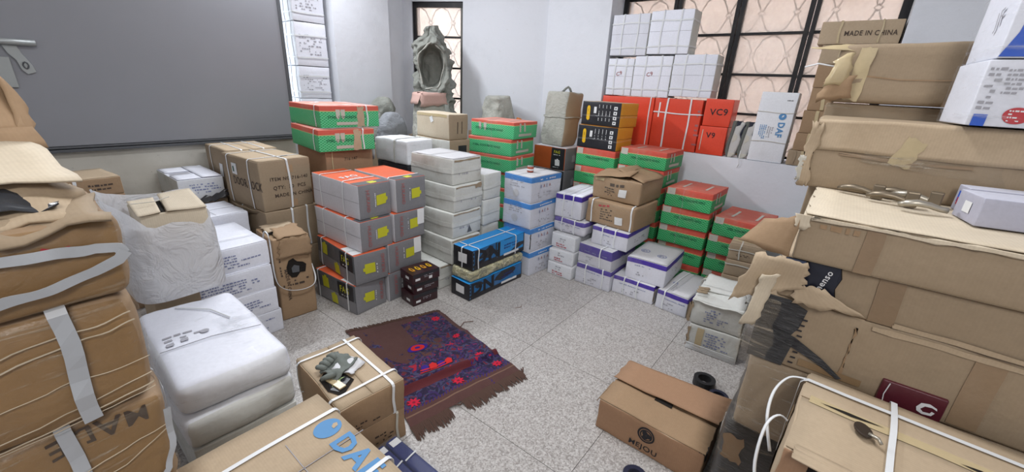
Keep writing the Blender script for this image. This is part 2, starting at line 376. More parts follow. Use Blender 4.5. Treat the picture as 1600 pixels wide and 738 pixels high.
# ---- cartons: a body that bulges and crumples, and everything printed or strapped on it follows the same surface
FR = {'F': (lambda l, r, h: ((0, 0, 0), (1, 0, 0), (0, 0, 1), (0, -1, 0), r, h)),
      'L': (lambda l, r, h: ((0, l, 0), (0, -1, 0), (0, 0, 1), (-1, 0, 0), l, h)),
      'T': (lambda l, r, h: ((0, 0, h), (1, 0, 0), (0, 1, 0), (0, 0, 1), r, l)),
      'P': (lambda l, r, h: ((r, l, 0), (-1, 0, 0), (0, 0, 1), (0, 1, 0), r, h)),
      'X': (lambda l, r, h: ((r, 0, 0), (0, 1, 0), (0, 0, 1), (1, 0, 0), l, h)),
      'B': (lambda l, r, h: ((0, l, 0), (1, 0, 0), (0, -1, 0), (0, 0, -1), r, l))}
class Box:
    def __init__(s, root, l, r, h, seed, bulge=0.004, crumple=0.003, rad=0.005, sag=0.0, freq=7.0, lean=(0, 0)):
        s.root = root; s.l, s.r, s.h = l, r, h; s.seed = seed; s.bulge = bulge; s.cr = crumple; s.rad = rad; s.sag = sag; s.fq = freq
        s.off = Vector((seed * 3.17, seed * 1.91, seed * 0.73)); s.lean = lean
    def df(s, p):
        r, l, h = s.r, s.l, s.h
        t = (min(max(p[0] / r, 0), 1), min(max(p[1] / l, 0), 1), min(max(p[2] / h, 0), 1))
        sx, sy, sz = (math.sin(PI * a) for a in t)
        d = Vector(((2 * t[0] - 1) * sy * sz, (2 * t[1] - 1) * sx * sz, (2 * t[2] - 1) * sx * sy * 0.5)) * s.bulge
        if t[2] > 0.5: d.z -= s.sag * sx * sy
        nv = noise.noise_vector(Vector((p[0], p[1], p[2])) * s.fq + s.off) * s.cr
        n2 = noise.noise_vector(Vector((p[0], p[1], p[2])) * s.fq * 3.1 + s.off) * s.cr * 0.35
        nv = nv + n2; nv.z *= min(1.0, t[2] * 3)
        q = Vector(p) + d + nv
        q.z = min(max(q.z, 0.0005), h - 0.0005)
        q.x += s.lean[0] * t[2]; q.y += s.lean[1] * t[2]
        return q
    def body(s, mats, name='body', n=7, grow=0.0):
        l, r, h, rad = s.l, s.r, s.h, s.rad
        def ts(L):
            e = min(rad * 1.0, L * 0.2) / L; return [0, e * 0.45, e] + [e + (1 - 2 * e) * i / n for i in range(1, n)] + [1 - e, 1 - e * 0.45, 1]
        verts = []; idx = {}; faces = []; fm = []; uvs = []
        inner = (rad, rad, rad)
        def add(p):
            k = (round(p[0], 5), round(p[1], 5), round(p[2], 5))
            if k in idx: return idx[k]
            c = Vector((min(max(p[0], rad), r - rad), min(max(p[1], rad), l - rad), min(max(p[2], rad), h - rad)))
            d = Vector(p) - c
            m = max(abs(d.x), abs(d.y), abs(d.z))
            if d.length > 1e-9: q = c + d.normalized() * (rad if m > 0 else 0)
            else: q = Vector(p)
            q = s.df(q)
            if grow:
                cc = Vector((r / 2, l / 2, h / 2)); e = q - cc
                q = cc + Vector((e.x * (1 + 2 * grow / r), e.y * (1 + 2 * grow / l), e.z)) + Vector((0, 0, 0.0 if q.z < h * .5 else 0.0004))
            idx[k] = len(verts); verts.append(q); return idx[k]
        for fi, (k, slot) in enumerate((('F', 0), ('L', 1), ('T', 2), ('P', 3), ('X', 3), ('B', 3))):
            o, U, V, N, su, sv = FR[k](l, r, h); o = Vector(o); U = Vector(U); V = Vector(V)
            tu, tv = ts(su), ts(sv)
            g = [[add(o + U * (a * su) + V * (b * sv)) for a in tu] for b in tv]
            for j in range(len(tv) - 1):
                for i in range(len(tu) - 1):
                    faces.append([g[j][i], g[j][i + 1], g[j + 1][i + 1], g[j + 1][i]]); fm.append(min(slot, len(mats) - 1))
                    uvs += [(tu[i] * su, tv[j] * sv), (tu[i + 1] * su, tv[j] * sv), (tu[i + 1] * su, tv[j + 1] * sv), (tu[i] * su, tv[j + 1] * sv)]
        return mesh_obj(name, verts, faces, None, s.root, True, mats, fm, uvs)
    def pt(s, k, u, v, off=0.0015):
        o, U, V, N, su, sv = FR[k](s.l, s.r, s.h)
        p = Vector(o) + Vector(U) * u + Vector(V) * v
        return s.df(p) + Vector(N) * off
    def rect(s, name, k, u, v, w, h, mat, off=0.0016, n=5, jag=0.0, rot=0.0, thick=0.0, label=None):
        vs = []; f = []; uvs = []; cr, sr = math.cos(rot), math.sin(rot)
        rng = random.Random(int(u * 1e4 + v * 1e3) + s.seed)
        for j in range(n + 1):
            for i in range(n + 1):
                a, b = w * i / n, h * j / n
                if jag and (i in (0, n) or j in (0, n)): a += rng.uniform(-jag, jag); b += rng.uniform(-jag, jag)
                vs.append(s.pt(k, u + a * cr - b * sr, v + a * sr + b * cr, off))
        q = lambda i, j: j * (n + 1) + i
        for j in range(n):
            for i in range(n):
                f.append([q(i, j), q(i + 1, j), q(i + 1, j + 1), q(i, j + 1)])
                uvs += [(w * i / n, h * j / n), (w * (i + 1) / n, h * j / n), (w * (i + 1) / n, h * (j + 1) / n), (w * i / n, h * (j + 1) / n)]
        o = mesh_obj(name, vs, f, mat, s.root, True, uvs=uvs)
        if thick:
            m = o.modifiers.new('thick', 'SOLIDIFY'); m.thickness = thick; m.offset = 1
        if label: o['label'] = label
        return o
    def poly(s, name, k, pts, mat, off=0.0019, u=0, v=0, sc=1.0, rot=0.0, flip=False):
        cr, sr = math.cos(rot), math.sin(rot)
        vs = [s.pt(k, u + sc * ((-a if flip else a) * cr - b * sr), v + sc * ((-a if flip else a) * sr + b * cr), off) for a, b in pts]
        return mesh_obj(name, vs, [list(range(len(vs)))], mat, s.root)
    def text(s, k, string, u, v, size, mat, rot=0.0, off=0.0022, squash=1.0, name='lettering', center=False):
        me = text_mesh(string, size >= 0.022)
        cr, sr = math.cos(rot), math.sin(rot); m2 = me.copy(); m2.name = name
        wx = max((q.co.x for q in me.vertices), default=0)
        for q in m2.vertices:
            a, b = (q.co.x - (wx / 2 if center else 0)) * size * squash, q.co.y * size
            q.co = s.pt(k, u + a * cr - b * sr, v + a * sr + b * cr, off)
        m2.materials.clear(); m2.materials.append(mat)
        return link(bpy.data.objects.new(name, m2), s.root)
    def scribble(s, k, u, v, w, h, rows, mat, rot=0.0, fill=0.8, name='small_print', seed=0):
        """rows of small print too small to read"""
        rng = random.Random(s.seed * 7 + seed); vs = []; f = []; cr, sr = math.cos(rot), math.sin(rot)
        rh = h / rows
        for j in range(rows):
            a = 0.0; y0 = h - (j + 0.8) * rh; end = w * rng.uniform(0.6, 1.0)
            while a < end:
                ww = rng.uniform(0.25, 1.1) * rh; hh = rh * rng.uniform(0.35, 0.55)
                if rng.random() < fill:
                    b = len(vs)
                    for (x, y) in ((a, y0), (a + ww, y0), (a + ww, y0 + hh), (a, y0 + hh)):
                        vs.append(s.pt(k, u + x * cr - y * sr, v + x * sr + y * cr, 0.002))
                    f.append([b, b + 1, b + 2, b + 3])
                a += ww + rh * 0.25
        o = mesh_obj(name, vs, f, mat, s.root); o['kind'] = 'stuff'; return o
    def strap(s, axis, pos, mat=None, w=0.012, off=0.0035, tilt=0.0, name='strap', th=0.0012, seed=0):
        """flat band round the box in the plane axis = pos"""
        mat = mat or STRAP; l, r, h = s.l, s.r, s.h; R = 0.006
        A, B = {'x': (l, h), 'y': (r, h), 'z': (r, l)}[axis]
        loop = []
        def seg(a0, b0, a1, b1, n):
            for i in range(n): loop.append((a0 + (a1 - a0) * i / n, b0 + (b1 - b0) * i / n))
        seg(R, 0, A - R, 0, 8); seg(A - R, 0, A, R, 2); seg(A, R, A, B - R, 8); seg(A, B - R, A - R, B, 2)
        seg(A - R, B, R, B, 8); seg(R, B, 0, B - R, 2); seg(0, B - R, 0, R, 8); seg(0, R, R, 0, 2)
        vs = []; n = len(loop); rng = random.Random(s.seed + seed + int(pos * 1e4)); ph = rng.uniform(0, 6)
        for (a, b) in loop:
            ca = (a / A - 0.5) * 2; cb = (b / B - 0.5) * 2; wob = 0.003 * math.sin(ph + ca * 2 + cb * 3)
            pp = pos + wob + tilt * ca * (1 if axis != 'z' else 1)
            oa = (1 if a > A - 1e-3 else -1 if a < 1e-3 else 0); ob = (1 if b > B - 1e-3 else -1 if b < 1e-3 else 0)
            if oa == 0 and ob == 0: oa = 0.7 * (1 if ca > 0 else -1); ob = 0.7 * (1 if cb > 0 else -1)
            for (dw, do) in ((-w / 2, 0), (w / 2, 0), (w / 2, th), (-w / 2, th)):
                o2 = (off if not (axis != 'z' and ob < 0) else 0.0004) + do * (1 if not (axis != 'z' and ob < 0) else 0.3)
                c3 = {'x': (pp + dw, a, b), 'y': (a, pp + dw, b), 'z': (a, b, pp + dw)}[axis]
                q = s.df(c3); ai = 'xyz'.index(axis); q[ai] = q[ai] * .2 + (c3[ai] + (s.lean[ai] * max(0, min(1, c3[2] / h)) if ai < 2 else 0)) * .8
                n3 = {'x': (0, oa, ob), 'y': (oa, 0, ob), 'z': (oa, ob, 0)}[axis]
                vs.append(q + Vector(n3) * o2)
        f = []
        for i in range(n):
            j = (i + 1) % n
            for k in range(4): kk = (k + 1) % 4; f.append([i * 4 + k, j * 4 + k, j * 4 + kk, i * 4 + kk])
        return mesh_obj(name, vs, f, mat, s.root)
    def ribbon(s, k, pts, w, mat, off=0.006, name='strap'):
        """flat band laid along points (u, v) on a face"""
        vs = []; f = []; N = Vector(FR[k](s.l, s.r, s.h)[3]); n = 0; P = []
        for (a, b) in zip(pts, pts[1:]):
            for i in range(6): P.append((a[0] + (b[0] - a[0]) * i / 6, a[1] + (b[1] - a[1]) * i / 6))
        P.append(pts[-1])
        for i, (u, v) in enumerate(P):
            a = P[max(i - 1, 0)]; b = P[min(i + 1, len(P) - 1)]; d = Vector((b[0] - a[0], b[1] - a[1])).normalized(); m = Vector((-d.y, d.x)) * w / 2
            for (sg, o) in ((-1, 0), (1, 0), (1, .0015), (-1, .0015)): vs.append(s.pt(k, u + sg * m.x, v + sg * m.y, off + o))
        for i in range(len(P) - 1):
            for q in range(4): qq = (q + 1) % 4; f.append([i * 4 + q, (i + 1) * 4 + q, (i + 1) * 4 + qq, i * 4 + qq])
        return mesh_obj(name, vs, f, mat, s.root)
    def film(s, mat=None, grow=0.004, name='plastic_wrap'):
        b = Box(s.root, s.l, s.r, s.h, s.seed, s.bulge, s.cr, s.rad, s.sag, s.fq, s.lean)
        o = b.body([mat or FILM], name, 9, grow); return o
    def flaps(s, mat, gap=0.003, along='x', at=0.5, tape=None, lift=0.0, jag=0.0, name='flap', th=0.003, tw=0.05):
        """two closing flaps of the lid, meeting at a seam"""
        e = 0.004
        if along == 'x':   # seam runs along x
            s.rect(name, 'T', e, e, s.r - 2 * e, s.l * at - gap / 2 - e, mat, 0.0006, 6, jag, thick=th)
            s.rect(name, 'T', e, s.l * at + gap / 2, s.r - 2 * e, s.l * (1 - at) - gap / 2 - e, mat, 0.0006, 6, jag, thick=th)
            if tape: s.rect('tape', 'T', e, s.l * at - tw / 2, s.r - 2 * e, tw, tape, 0.0045 + th * 0)
        else:
            s.rect(name, 'T', e, e, s.r * at - gap / 2 - e, s.l - 2 * e, mat, 0.0006, 6, jag, thick=th)
            s.rect(name, 'T', s.r * at + gap / 2, e, s.r * (1 - at) - gap / 2 - e, s.l - 2 * e, mat, 0.0006, 6, jag, thick=th)
            if tape: s.rect('tape', 'T', s.r * at - tw / 2, e, tw, s.l - 2 * e, tape, 0.0045)
_tm = {}
def text_mesh(string, bold=False):
    if (string, bold) in _tm: return _tm[(string, bold)]
    cu = bpy.data.curves.new('text', 'FONT'); cu.body = string; cu.size = 1.0; cu.resolution_u = 2; cu.offset = (0.035 if string in ('DN', 'DAF') else 0.012) if bold else 0.0; cu.space_character = 1.08 if bold else 1.0
    o = bpy.data.objects.new('text', cu); COL.objects.link(o)
    dg = bpy.context.evaluated_depsgraph_get(); me = bpy.data.meshes.new_from_object(o.evaluated_get(dg))
    COL.objects.unlink(o); bpy.data.objects.remove(o); _tm[(string, bold)] = me
    return me
_seed = [0]
def carton(name, label, q, mats, cat='carton', group=None, **kw):
    """q = x, y, z, angle in degrees, length along y, width along x, height"""
    _seed[0] += 1
    t = thing(name, label, cat, group, (q[0], q[1], q[2]), math.radians(q[3]))
    b = Box(t, q[4], q[5], q[6], _seed[0], **kw); b.body(mats); return b
def sheet(name, mat, P, parent=None, n=8, m=8, amp=0.006, jag=0.0, thick=0.003, seed=1, freq=8, curl=0.0):
    """crumpled sheet through four corners P00 P10 P11 P01"""
    P = [Vector(p) for p in P]; nrm = (P[1] - P[0]).cross(P[3] - P[0]).normalized(); vs = []; f = []; uvs = []
    rng = random.Random(seed); off = Vector((seed * 2.3, seed * 1.1, seed * 0.7))
    wu, wv = (P[1] - P[0]).length, (P[3] - P[0]).length
    eu, ev = (P[1] - P[0]).normalized(), (P[3] - P[0]).normalized()
    for j in range(m + 1):
        for i in range(n + 1):
            a, b = i / n, j / m
            p = P[0].lerp(P[1], a).lerp(P[3].lerp(P[2], a), b)
            p = p + nrm * (noise.noise(p * freq + off) * amp * 2 + curl * math.sin(PI * a) * 1.0)
            if jag and (i in (0, n)): p = p + eu * rng.uniform(-jag, jag)
            if jag and (j in (0, m)): p = p + ev * rng.uniform(-jag, jag)
            vs.append(p)
    k = lambda i, j: j * (n + 1) + i
    for j in range(m):
        for i in range(n):
            f.append([k(i, j), k(i + 1, j), k(i + 1, j + 1), k(i, j + 1)])
            uvs += [(wu * i / n, wv * j / m), (wu * (i + 1) / n, wv * j / m), (wu * (i + 1) / n, wv * (j + 1) / m), (wu * i / n, wv * (j + 1) / m)]
    o = mesh_obj(name, vs, f, mat, parent, True, uvs=uvs)
    if thick:
        md = o.modifiers.new('thick', 'SOLIDIFY'); md.thickness = thick; md.offset = 0
    return o
def local(root, P):
    """world points into the frame of an unrotated-parent thing"""
    M = Matrix.Translation(root.location) @ root.rotation_euler.to_matrix().to_4x4(); Mi = M.inverted()
    return [Mi @ Vector(p) for p in P]

# ================================================================== THE ROOM
def wallbox(name, x0, y0, z0, x1, y1, z1, mat=None):
    return struct(MB().box(x0, y0, z0, x1, y1, z1).build(name, mat or WALL))
# floor: slab with joints, every tile a piece
P_ = 0.603; TX, TY = 1.060, 1.100
slab = struct(MB().box(-1.6, -1.9, -0.12, 4.3, 4.4, -0.003).build('floor', GROUT))
_tb = MB().box(0.0012, 0.0012, -0.010, P_ - 0.0012, P_ - 0.0012, 0.0)
tile = _tb.build('tile', FLOORM, slab)
first = True
for i in range(-4, 6):
    for j in range(-5, 6):
        x, y = TX + i * P_, TY + j * P_
        if x > 4.1 or y > 4.1: continue
        t = tile if first else tile.copy()
        if not first: COL.objects.link(t)
        first = False; t.location = (x, y, 0)
wallbox('ceiling', -1.7, -2.0, 3.0, 4.4, 4.5, 3.12, CEIL)
wallbox('wall_back', -1.7, -2.0, 0, -1.6, 4.5, 3.0)
wallbox('wall_near', -1.6, -2.0, 0, 3.65, -1.9, 3.0)
PY = 3.75
wallbox('wall_left', -1.6, PY, 0, 1.70, 4.0, 3.0, WALLR)
wallbox('wall_left_niche', 1.70, 4.16, 0, 2.16, 4.3, 3.0)
wallbox('wall_left_pillar', 2.16, PY, 0, 2.74, 4.3, 3.0)
wallbox('wall_left_recess', 2.74, 3.95, 0, 3.30, 4.3, 3.0)
# slanting end wall with the narrow window
A0 = Vector((3.70, 2.455, 0)); DW = Vector((-0.3932, 0.9195, 0)); NW = Vector((0.9195, 0.3932, 0))
def wpt(s, z, d=0.0): p = A0 + DW * s + NW * d; return (p.x, p.y, z)
def slant(name, s0, s1, z0, z1, mat=None, d0=0.0, d1=0.16, parent=None, kind=True):
    v = [wpt(s, z, d) for z in (z0, z1) for (s, d) in ((s0, d0), (s1, d0), (s1, d1), (s0, d1))]
    f = [(0, 1, 2, 3), (7, 6, 5, 4), (4, 5, 1, 0), (5, 6, 2, 1), (6, 7, 3, 2), (7, 4, 0, 3)]
    o = mesh_obj(name, v, f, mat or WALL, parent)
    if kind and parent is None: struct(o)
    return o
SA, SB = 0.945, 1.515
slant('wall_end_near', -0.02, SA, 0, 3.0)
slant('wall_end_far', SB, 1.66, 0, 3.0)
slant('wall_end_sill', SA, SB, 0, 0.90)
slant('wall_end_lintel', SA, SB, 2.16, 3.0)
w2 = slant('window_2', SA, SA + 0.035, 0.90, 2.16, FRAMEG, 0.03, 0.07); w2['kind'] = 'structure'
slant('frame_post', SB - 0.035, SB, 0.90, 2.16, FRAME, 0.02, 0.07, w2)
slant('frame_rail', SA, SB, 2.11, 2.16, FRAME, 0.02, 0.07, w2)
for z in (1.22, 1.525, 1.825): slant('frame_rail', SA + 0.03, SB - 0.03, z, z + 0.018, FRAME, 0.03, 0.06, w2)
for a, b in ((0.90, 1.22), (1.238, 1.525), (1.543, 1.825), (1.843, 2.11)):
    slant('pane', SA + 0.035, SB - 0.035, a, b, PANE, 0.045, 0.048, w2)
def grille_path(S0, S1, Z0, Z1, pt, parent, nx, nz):
    for i in range(nx):
        for j in range(nz):
            s0 = S0 + (S1 - S0) * i / nx; s1 = S0 + (S1 - S0) * (i + 1) / nx
            z0 = Z0 + (Z1 - Z0) * j / nz; z1 = Z0 + (Z1 - Z0) * (j + 1) / nz
            mb = MB(); sm, zm = (s0 + s1) / 2, (z0 + z1) / 2
            for (a, b) in ((s0, z0), (s1, z0), (s0, z1), (s1, z1)):
                mb.tube([pt(a, b), pt(a + (sm - a) * 0.55, b + (zm - b) * 0.25), pt(a + (sm - a) * 0.85, b + (zm - b) * 0.72), pt(sm + (a - sm) * 0.06, zm + (b - zm) * 0.06)], 0.006, 4)
            p = [pt(sm + 0.025 * math.cos(k), zm + 0.02 * math.sin(k)) for k in [0, 1.57, 3.14, 4.71]]
            mb.tube(p, 0.008, 4, True)
            mb.build('grille_bar', FRAMEG, parent)
grille_path(SA + 0.03, SB - 0.03, 0.93, 2.13, lambda s, z: wpt(s, z, 0.12), w2, 2, 4)
# window wall
XW = 3.65; SIL = 0.935; XG = 3.92
wallbox('wall_right_column', XW, 1.842, 0, 4.1, 2.50, 3.0)
wallbox('wall_right_sill', XW, -0.135, 0, 4.1, 1.842, SIL)
wallbox('wall_right_lintel', XW, -0.135, 2.20, 4.1, 1.842, 3.0)
wallbox('wall_right', XW, -2.0, 0, 4.1, -0.135, 3.0)
win = struct(MB().box(XG - .03, 1.80, SIL, XG + .03, 1.842, 2.20).build('window_1', FRAME))
def fbar(nm, y0, z0, y1, z1, t=0.03): return MB().box(XG - t, y0, z0, XG + t, y1, z1).build(nm, FRAME, win)
fbar('frame_post', -0.135, SIL, -0.085, 2.2)
YM = [1.355, 0.870, 0.385]
for y in YM: fbar('mullion', y - 0.032, SIL, y - 0.004, 2.2, 0.035); fbar('mullion', y + 0.004, SIL, y + 0.032, 2.2, 0.035)
ys = [1.80] + YM + [-0.085]
ZR = [0.955, 1.262, 1.560, 1.855, 2.155]
for i in range(4):
    y1, y0 = ys[i] - (0.032 if i else 0), ys[i + 1] + (0.032 if i < 3 else 0)
    for z in ZR: fbar('frame_rail', y0, z - 0.009, y1, z + 0.009, 0.02)
    for j in range(4): MB().box(XG - 0.002, y0, ZR[j] + .009, XG + 0.002, y1, ZR[j + 1] - .009).build('pane', PANE, win)
grille_path(-0.085, 1.80, 0.96, 2.16, lambda s, z: (XG + 0.10, s, z), win, 8, 4)
MB().box(XG - 0.012, 0.42, SIL, XG - 0.004, 0.83, SIL + 0.02).build('sill_strip', YELO, win)
# outside
o = MB().box(5.6, -3.0, -0.2, 5.75, 7.5, 3.6).build('wall_outside', OUTW); struct(o)
o = MB().box(4.1, -3.0, -0.2, 5.6, 7.5, 0.0).build('trim_1', OUTW); struct(o)
# steel door panel on the left wall
door = struct(MB().box(-1.2, PY - 0.045, 0.905, 1.685, PY, 2.75).build('door_1', STEEL, bevel=0.003))
MB().box(-1.2, PY - 0.060, 0.868, 1.69, PY - 0.0, 0.885).build('bottom_rail', STEELD, door, bevel=0.002)
MB().box(-1.2, PY - 0.052, 0.890, 1.69, PY - 0.0, 0.902).build('bottom_rail', STEELD, door, bevel=0.002)
MB().box(1.675, PY - 0.052, 0.885, 1.70, PY - 0.0, 2.75).build('side_rail', STEELD, door, bevel=0.002)
mb = MB(); mb.tube([(0.0, PY - 0.072, 1.475), (0.315, PY - 0.072, 1.478)], 0.017, 10); mb.build('sliding_bolt', GALV, door, True)
mb = MB(); mb.prism([(.185, 1.462), (.240, 1.462), (.252, 1.42), (.278, 1.36), (.284, 1.325), (.250, 1.312), (.232, 1.335), (.222, 1.385), (.198, 1.42)], 0, 0.012)
bp = mb.build('bolt_plate', GALV, door, bevel=0.002); bp.rotation_euler = (PI / 2, 0, 0); bp.location = (0, PY - 0.047, 0)
MB().tube([(0.252 + 0.010 * math.cos(a), PY - 0.062, 1.360 + 0.018 * math.sin(a)) for a in [k * PI / 4 for k in range(8)]], 0.004, 5, True).build('bolt_slot', STEELD, door)
MB().box(0.02, PY - 0.062, 1.24, 0.20, PY - 0.045, 1.40).build('lock_plate', GALV, door, bevel=0.004)
# tube light fitting on the wall, and an added one for the ceiling fill
for nm, lb, loc, rot in (('tube_light', 'fluorescent tube fitting on the left wall above the niche', (1.75, 3.70, 2.56), 0), ('tube_light', 'added unseen tube fitting for the fill light in the middle of the ceiling', (1.35, 0.90, 2.965), 0)):
    t = thing(nm, lb, 'lamp', loc=loc)
    MB().box(-0.62, -0.03, 0, 0.62, 0.03, 0.035).build('housing', LABEL, t, bevel=0.004)
    MB().tube([(-0.6, -0.0, -0.018), (0.6, -0.0, -0.018)], 0.013, 10).build('tube', LABEL, t, True)

# ================================================================== CARTONS
ALL = {}
LOCK = [(0, 0), (0.06, 0.004), (0.062, 0.02), (0.072, 0.021), (0.072, 0.040), (0.062, 0.041), (0.062, 0.062), (0.0, 0.058)]
# ---- grey lock cartons (two columns of four)
GQ = [((1.276, 2.115, .590, 1.1, .51, .225, .210), 'top'), ((1.254, 2.088, .396, .8, .506, .222, .192), 'second'), ((1.191, 2.079, .200, -3.9, .493, .222, .194), 'third'), ((1.185, 2.084, 0, 3.5, .42, .222, .199), 'bottom')]
FGRP = 'grey lock cartons stacked in two columns'
FL = ['top grey carton of the left column, orange red lid with two white straps', 'second grey carton from the top in the left column, plain pale side', 'third grey carton down in the left column, yellow lock silhouettes on its dark side', 'bottom grey carton of the left column on the floor, dark side with yellow lettering']
for i, (q, nm) in enumerate(GQ):
    low = i >= 2
    b = carton('lock_carton', FL[i], q, [GREYP, GREYD if low else GREYL, ORRED, GREYP], group=FGRP, crumple=0.003, bulge=0.003)
    r, l, h = b.r, b.l, b.h
    if low:
        b.rect('grey_panel', 'L', 0.005, h * 0.05, l - 0.02, h * 0.42, GREYP, 0.0010)
        b.rect('black_panel', 'L', l - 0.175, h * 0.42, 0.155, h * 0.52, BLACKP, 0.0016)
        b.rect('grey_corner', 'L', l - 0.14, 0.002, 0.138, h * 0.40, GREYP, 0.0014)
        b.text('L', 'FAG', l - 0.155, h * 0.62, 0.060, YEL, squash=0.8); b.scribble('L', l - 0.14, h * 0.48, 0.08, 0.016, 1, INKW)
        b.poly('lock_silhouette', 'L', LOCK, YEL, u=0.15, v=h * 0.50, sc=1.15, rot=PI / 2)
        b.poly('lock_silhouette', 'L', LOCK, YEL, u=l - 0.19, v=h * 0.06, sc=1.05, rot=PI / 2)
        b.poly('lock_silhouette', 'F', LOCK, YEL, u=r * 0.60, v=h * 0.30, sc=1.12, flip=True)
        b.scribble('F', r * 0.68, h * 0.25, 0.10, 0.012, 1, INKW, rot=PI / 2)
        b.text('F', 'HUKAND', r * 0.90, h * 0.20, 0.034, INKRF, rot=PI / 2, squash=0.85)
        b.rect('lid_overlap', 'T', 0.004, 0.02, r * 0.45, l * 0.3, LABEL, 0.0014)
        b.strap('y', l * 0.92 if i == 3 else l * 0.86, w=.010); b.strap('y', l * 0.18, w=.010)
        b.text('F', 'FAG', 0.03, h + 0.5, 0.001, YEL) if False else None
    else:
        b.poly('lock_silhouette', 'F', LOCK, YEL, u=r * 0.52, v=h * 0.34, sc=1.1)
        b.scribble('F', r * 0.46, h * 0.72, 0.115, 0.012, 1, INKW, rot=-PI / 2)
        b.text('F', 'HUKAND', r * 0.22, h * 0.84, 0.034, INKRF, rot=-PI / 2, squash=0.9)
        b.rect('side_crease', 'L', 0.0, h * 0.49, l, 0.003, INKG, 0.0010)
        b.rect('black_panel', 'T', 0.002, 0.004, r - 0.004, 0.075, GREYD, 0.0012)
        b.poly('lock_silhouette', 'T', LOCK, YEL, u=r * 0.42, v=0.012, sc=0.8)
        if i == 0:
            b.text('T', 'FAG', r * 0.2, l * 0.42, 0.07, INKW, rot=0.2, squash=0.9); b.scribble('T', r * .3, l * .3, .12, .04, 3, INKW, rot=0.2)
        b.strap('y', l * 0.30, w=.010); b.strap('y', l * 0.80, w=.010)
HQ = [(1.515, 2.085, .593, 0, .45, .235, .214), (1.490, 2.082, .402, 0, .42, .24, .190), (1.436, 2.082, .200, 0, .40, .262, .200), (1.425, 2.085, 0, 0, .4, .235, .199)]
HL = ['top grey carton of the right column beside the dirty white stack', 'second grey carton from the top in the right column, white sticker at its corner', 'third grey carton down in the right column, sticker at its corner', 'bottom grey carton of the right column, mostly hidden behind the small maroon boxes']
for i, q in enumerate(HQ):
    b = carton('lock_carton', HL[i], q, [GREYP, GREYL, ORRED, GREYP], group=FGRP, crumple=0.003, bulge=0.003)
    r, l, h = b.r, b.l, b.h
    b.poly('lock_silhouette', 'F', LOCK, YEL, u=r * 0.50, v=h * 0.36, sc=1.1)
    b.scribble('F', r * 0.42, h * 0.76, 0.115, 0.012, 1, INKW, rot=-PI / 2)
    b.text('F', 'HUKAND', r * 0.18, h * 0.88, 0.034, INKRF, rot=-PI / 2, squash=0.9)
    if i in (1, 2): b.rect('sticker', 'F', r * 0.76, h * 0.45, r * 0.23, h * 0.54, LABEL, 0.0024); b.scribble('F', r * .82, h * .6, .03, .06, 2, INKG)
    if i == 0:
        b.rect('black_panel', 'T', 0.002, 0.004, r - 0.004, 0.075, GREYD, 0.0012); b.poly('lock_silhouette', 'T', LOCK, YEL, u=r * 0.40, v=0.012, sc=0.8)
        b.strap('y', l * 0.16, w=.010, mat=STRAP)
# ---- three small maroon boxes
CQ = [(1.484, 1.915, 0, -6.2, .145, .192, .085), (1.496, 1.915, .086, -9, .145, .182, .079), (1.474, 1.900, .167, -7, .150, .205, .068)]
CLb = ['bottom maroon and black box of the small stack of three on the floor', 'middle maroon and black box of the small stack of three', 'top maroon and black box with gold pictures on its lid']
for q, lb in zip(CQ, CLb):
    b = carton('hardware_box', lb, q, [MAROON, MAROON, MAROON, MAROON], 'box', 'small maroon boxes on the floor', crumple=0.0015, bulge=0.001, rad=0.003)
    b.rect('label', 'F', .02, .02, .035, .016, LABEL); b.rect('label', 'L', .07, .025, .04, .018, LABEL)
    b.scribble('F', .075, .03, .08, .02, 2, INKG); b.rect('dark_panel', 'F', .004, b.h * .66, b.r - .008, b.h * .3, BLACKP, .001)
    if q[2] > .1:
        for k in range(4):
            b.poly('gold_picture', 'T', [(0, 0), (.018, -.008), (.026, .01), (.022, .05), (.006, .06), (-.004, .03)], YELO if k % 2 else ORANGE, u=.03 + k * .042, v=.05, sc=.95)
            b.poly('dark_picture', 'T', [(0, 0), (.008, 0), (.008, .03), (0, .03)], DARK, u=.037 + k * .042, v=.062, off=.0024)
        b.rect('label', 'F', .12, .012, .025, .02, LABEL)
# ---- dirty white stack
WQ = [(1.890, 1.971, .733, 1.9, .419, .292, .178), (1.878, 1.940, .549, 2, .36, .285, .183), (1.858, 1.940, .366, 0, .36, .285, .182), (1.834, 1.926, .183, -3, .352, .28, .182), (1.762, 1.972, 0, 0, .36, .28, .182)]
WL = ['top carton of the dirty white stack, grimy creased lid', 'second carton down in the dirty white stack, brown scuffed corner', 'third carton down in the dirty white stack, dark triangular stain', 'fourth carton down in the dirty white stack, behind the blue pipe-fitting boxes', 'bottom carton of the dirty white stack on the floor beside the maroon boxes']
for i, (q, lb) in enumerate(zip(WQ, WL)):
    b = carton('dirty_white_carton', lb, q, [DIRTYW, DIRTYW, WTOP if i == 0 else DIRTYW, DIRTYW], group='dirty white cartons in the middle of the room', crumple=0.007, bulge=0.003, rad=0.008)
    b.strap('z', b.h * .55, DIRTYW, .03, .002, .004, 'tape_band'); b.scribble('F', .06, .06, .16, .05, 2, INKG, fill=.5)
    b.rect('torn_edge', 'F', .01, b.h - .016, b.r - .03, .009, GREYB, .002, 8, .003)
    if i == 1: b.rect('scuffed_patch', 'F', b.r - .08, b.h - .035, .07, .03, GREYB, .0025, 5, .004)
    if i == 2: b.poly('stain', 'F', [(0, 0), (.05, .0), (.02, .06)], GREYD, u=.14, v=.02)
    if i == 0: b.flaps(WTOP, tape=None, jag=.002, along='x')
VQ = [(2.185, 1.95, .585, -1, .30, .185, .194), (2.180, 1.95, .390, -1, .30, .19, .193), (2.185, 1.955, .195, 0, .3, .18, .193), (2.182, 1.955, 0, 1, .3, .185, .194)]
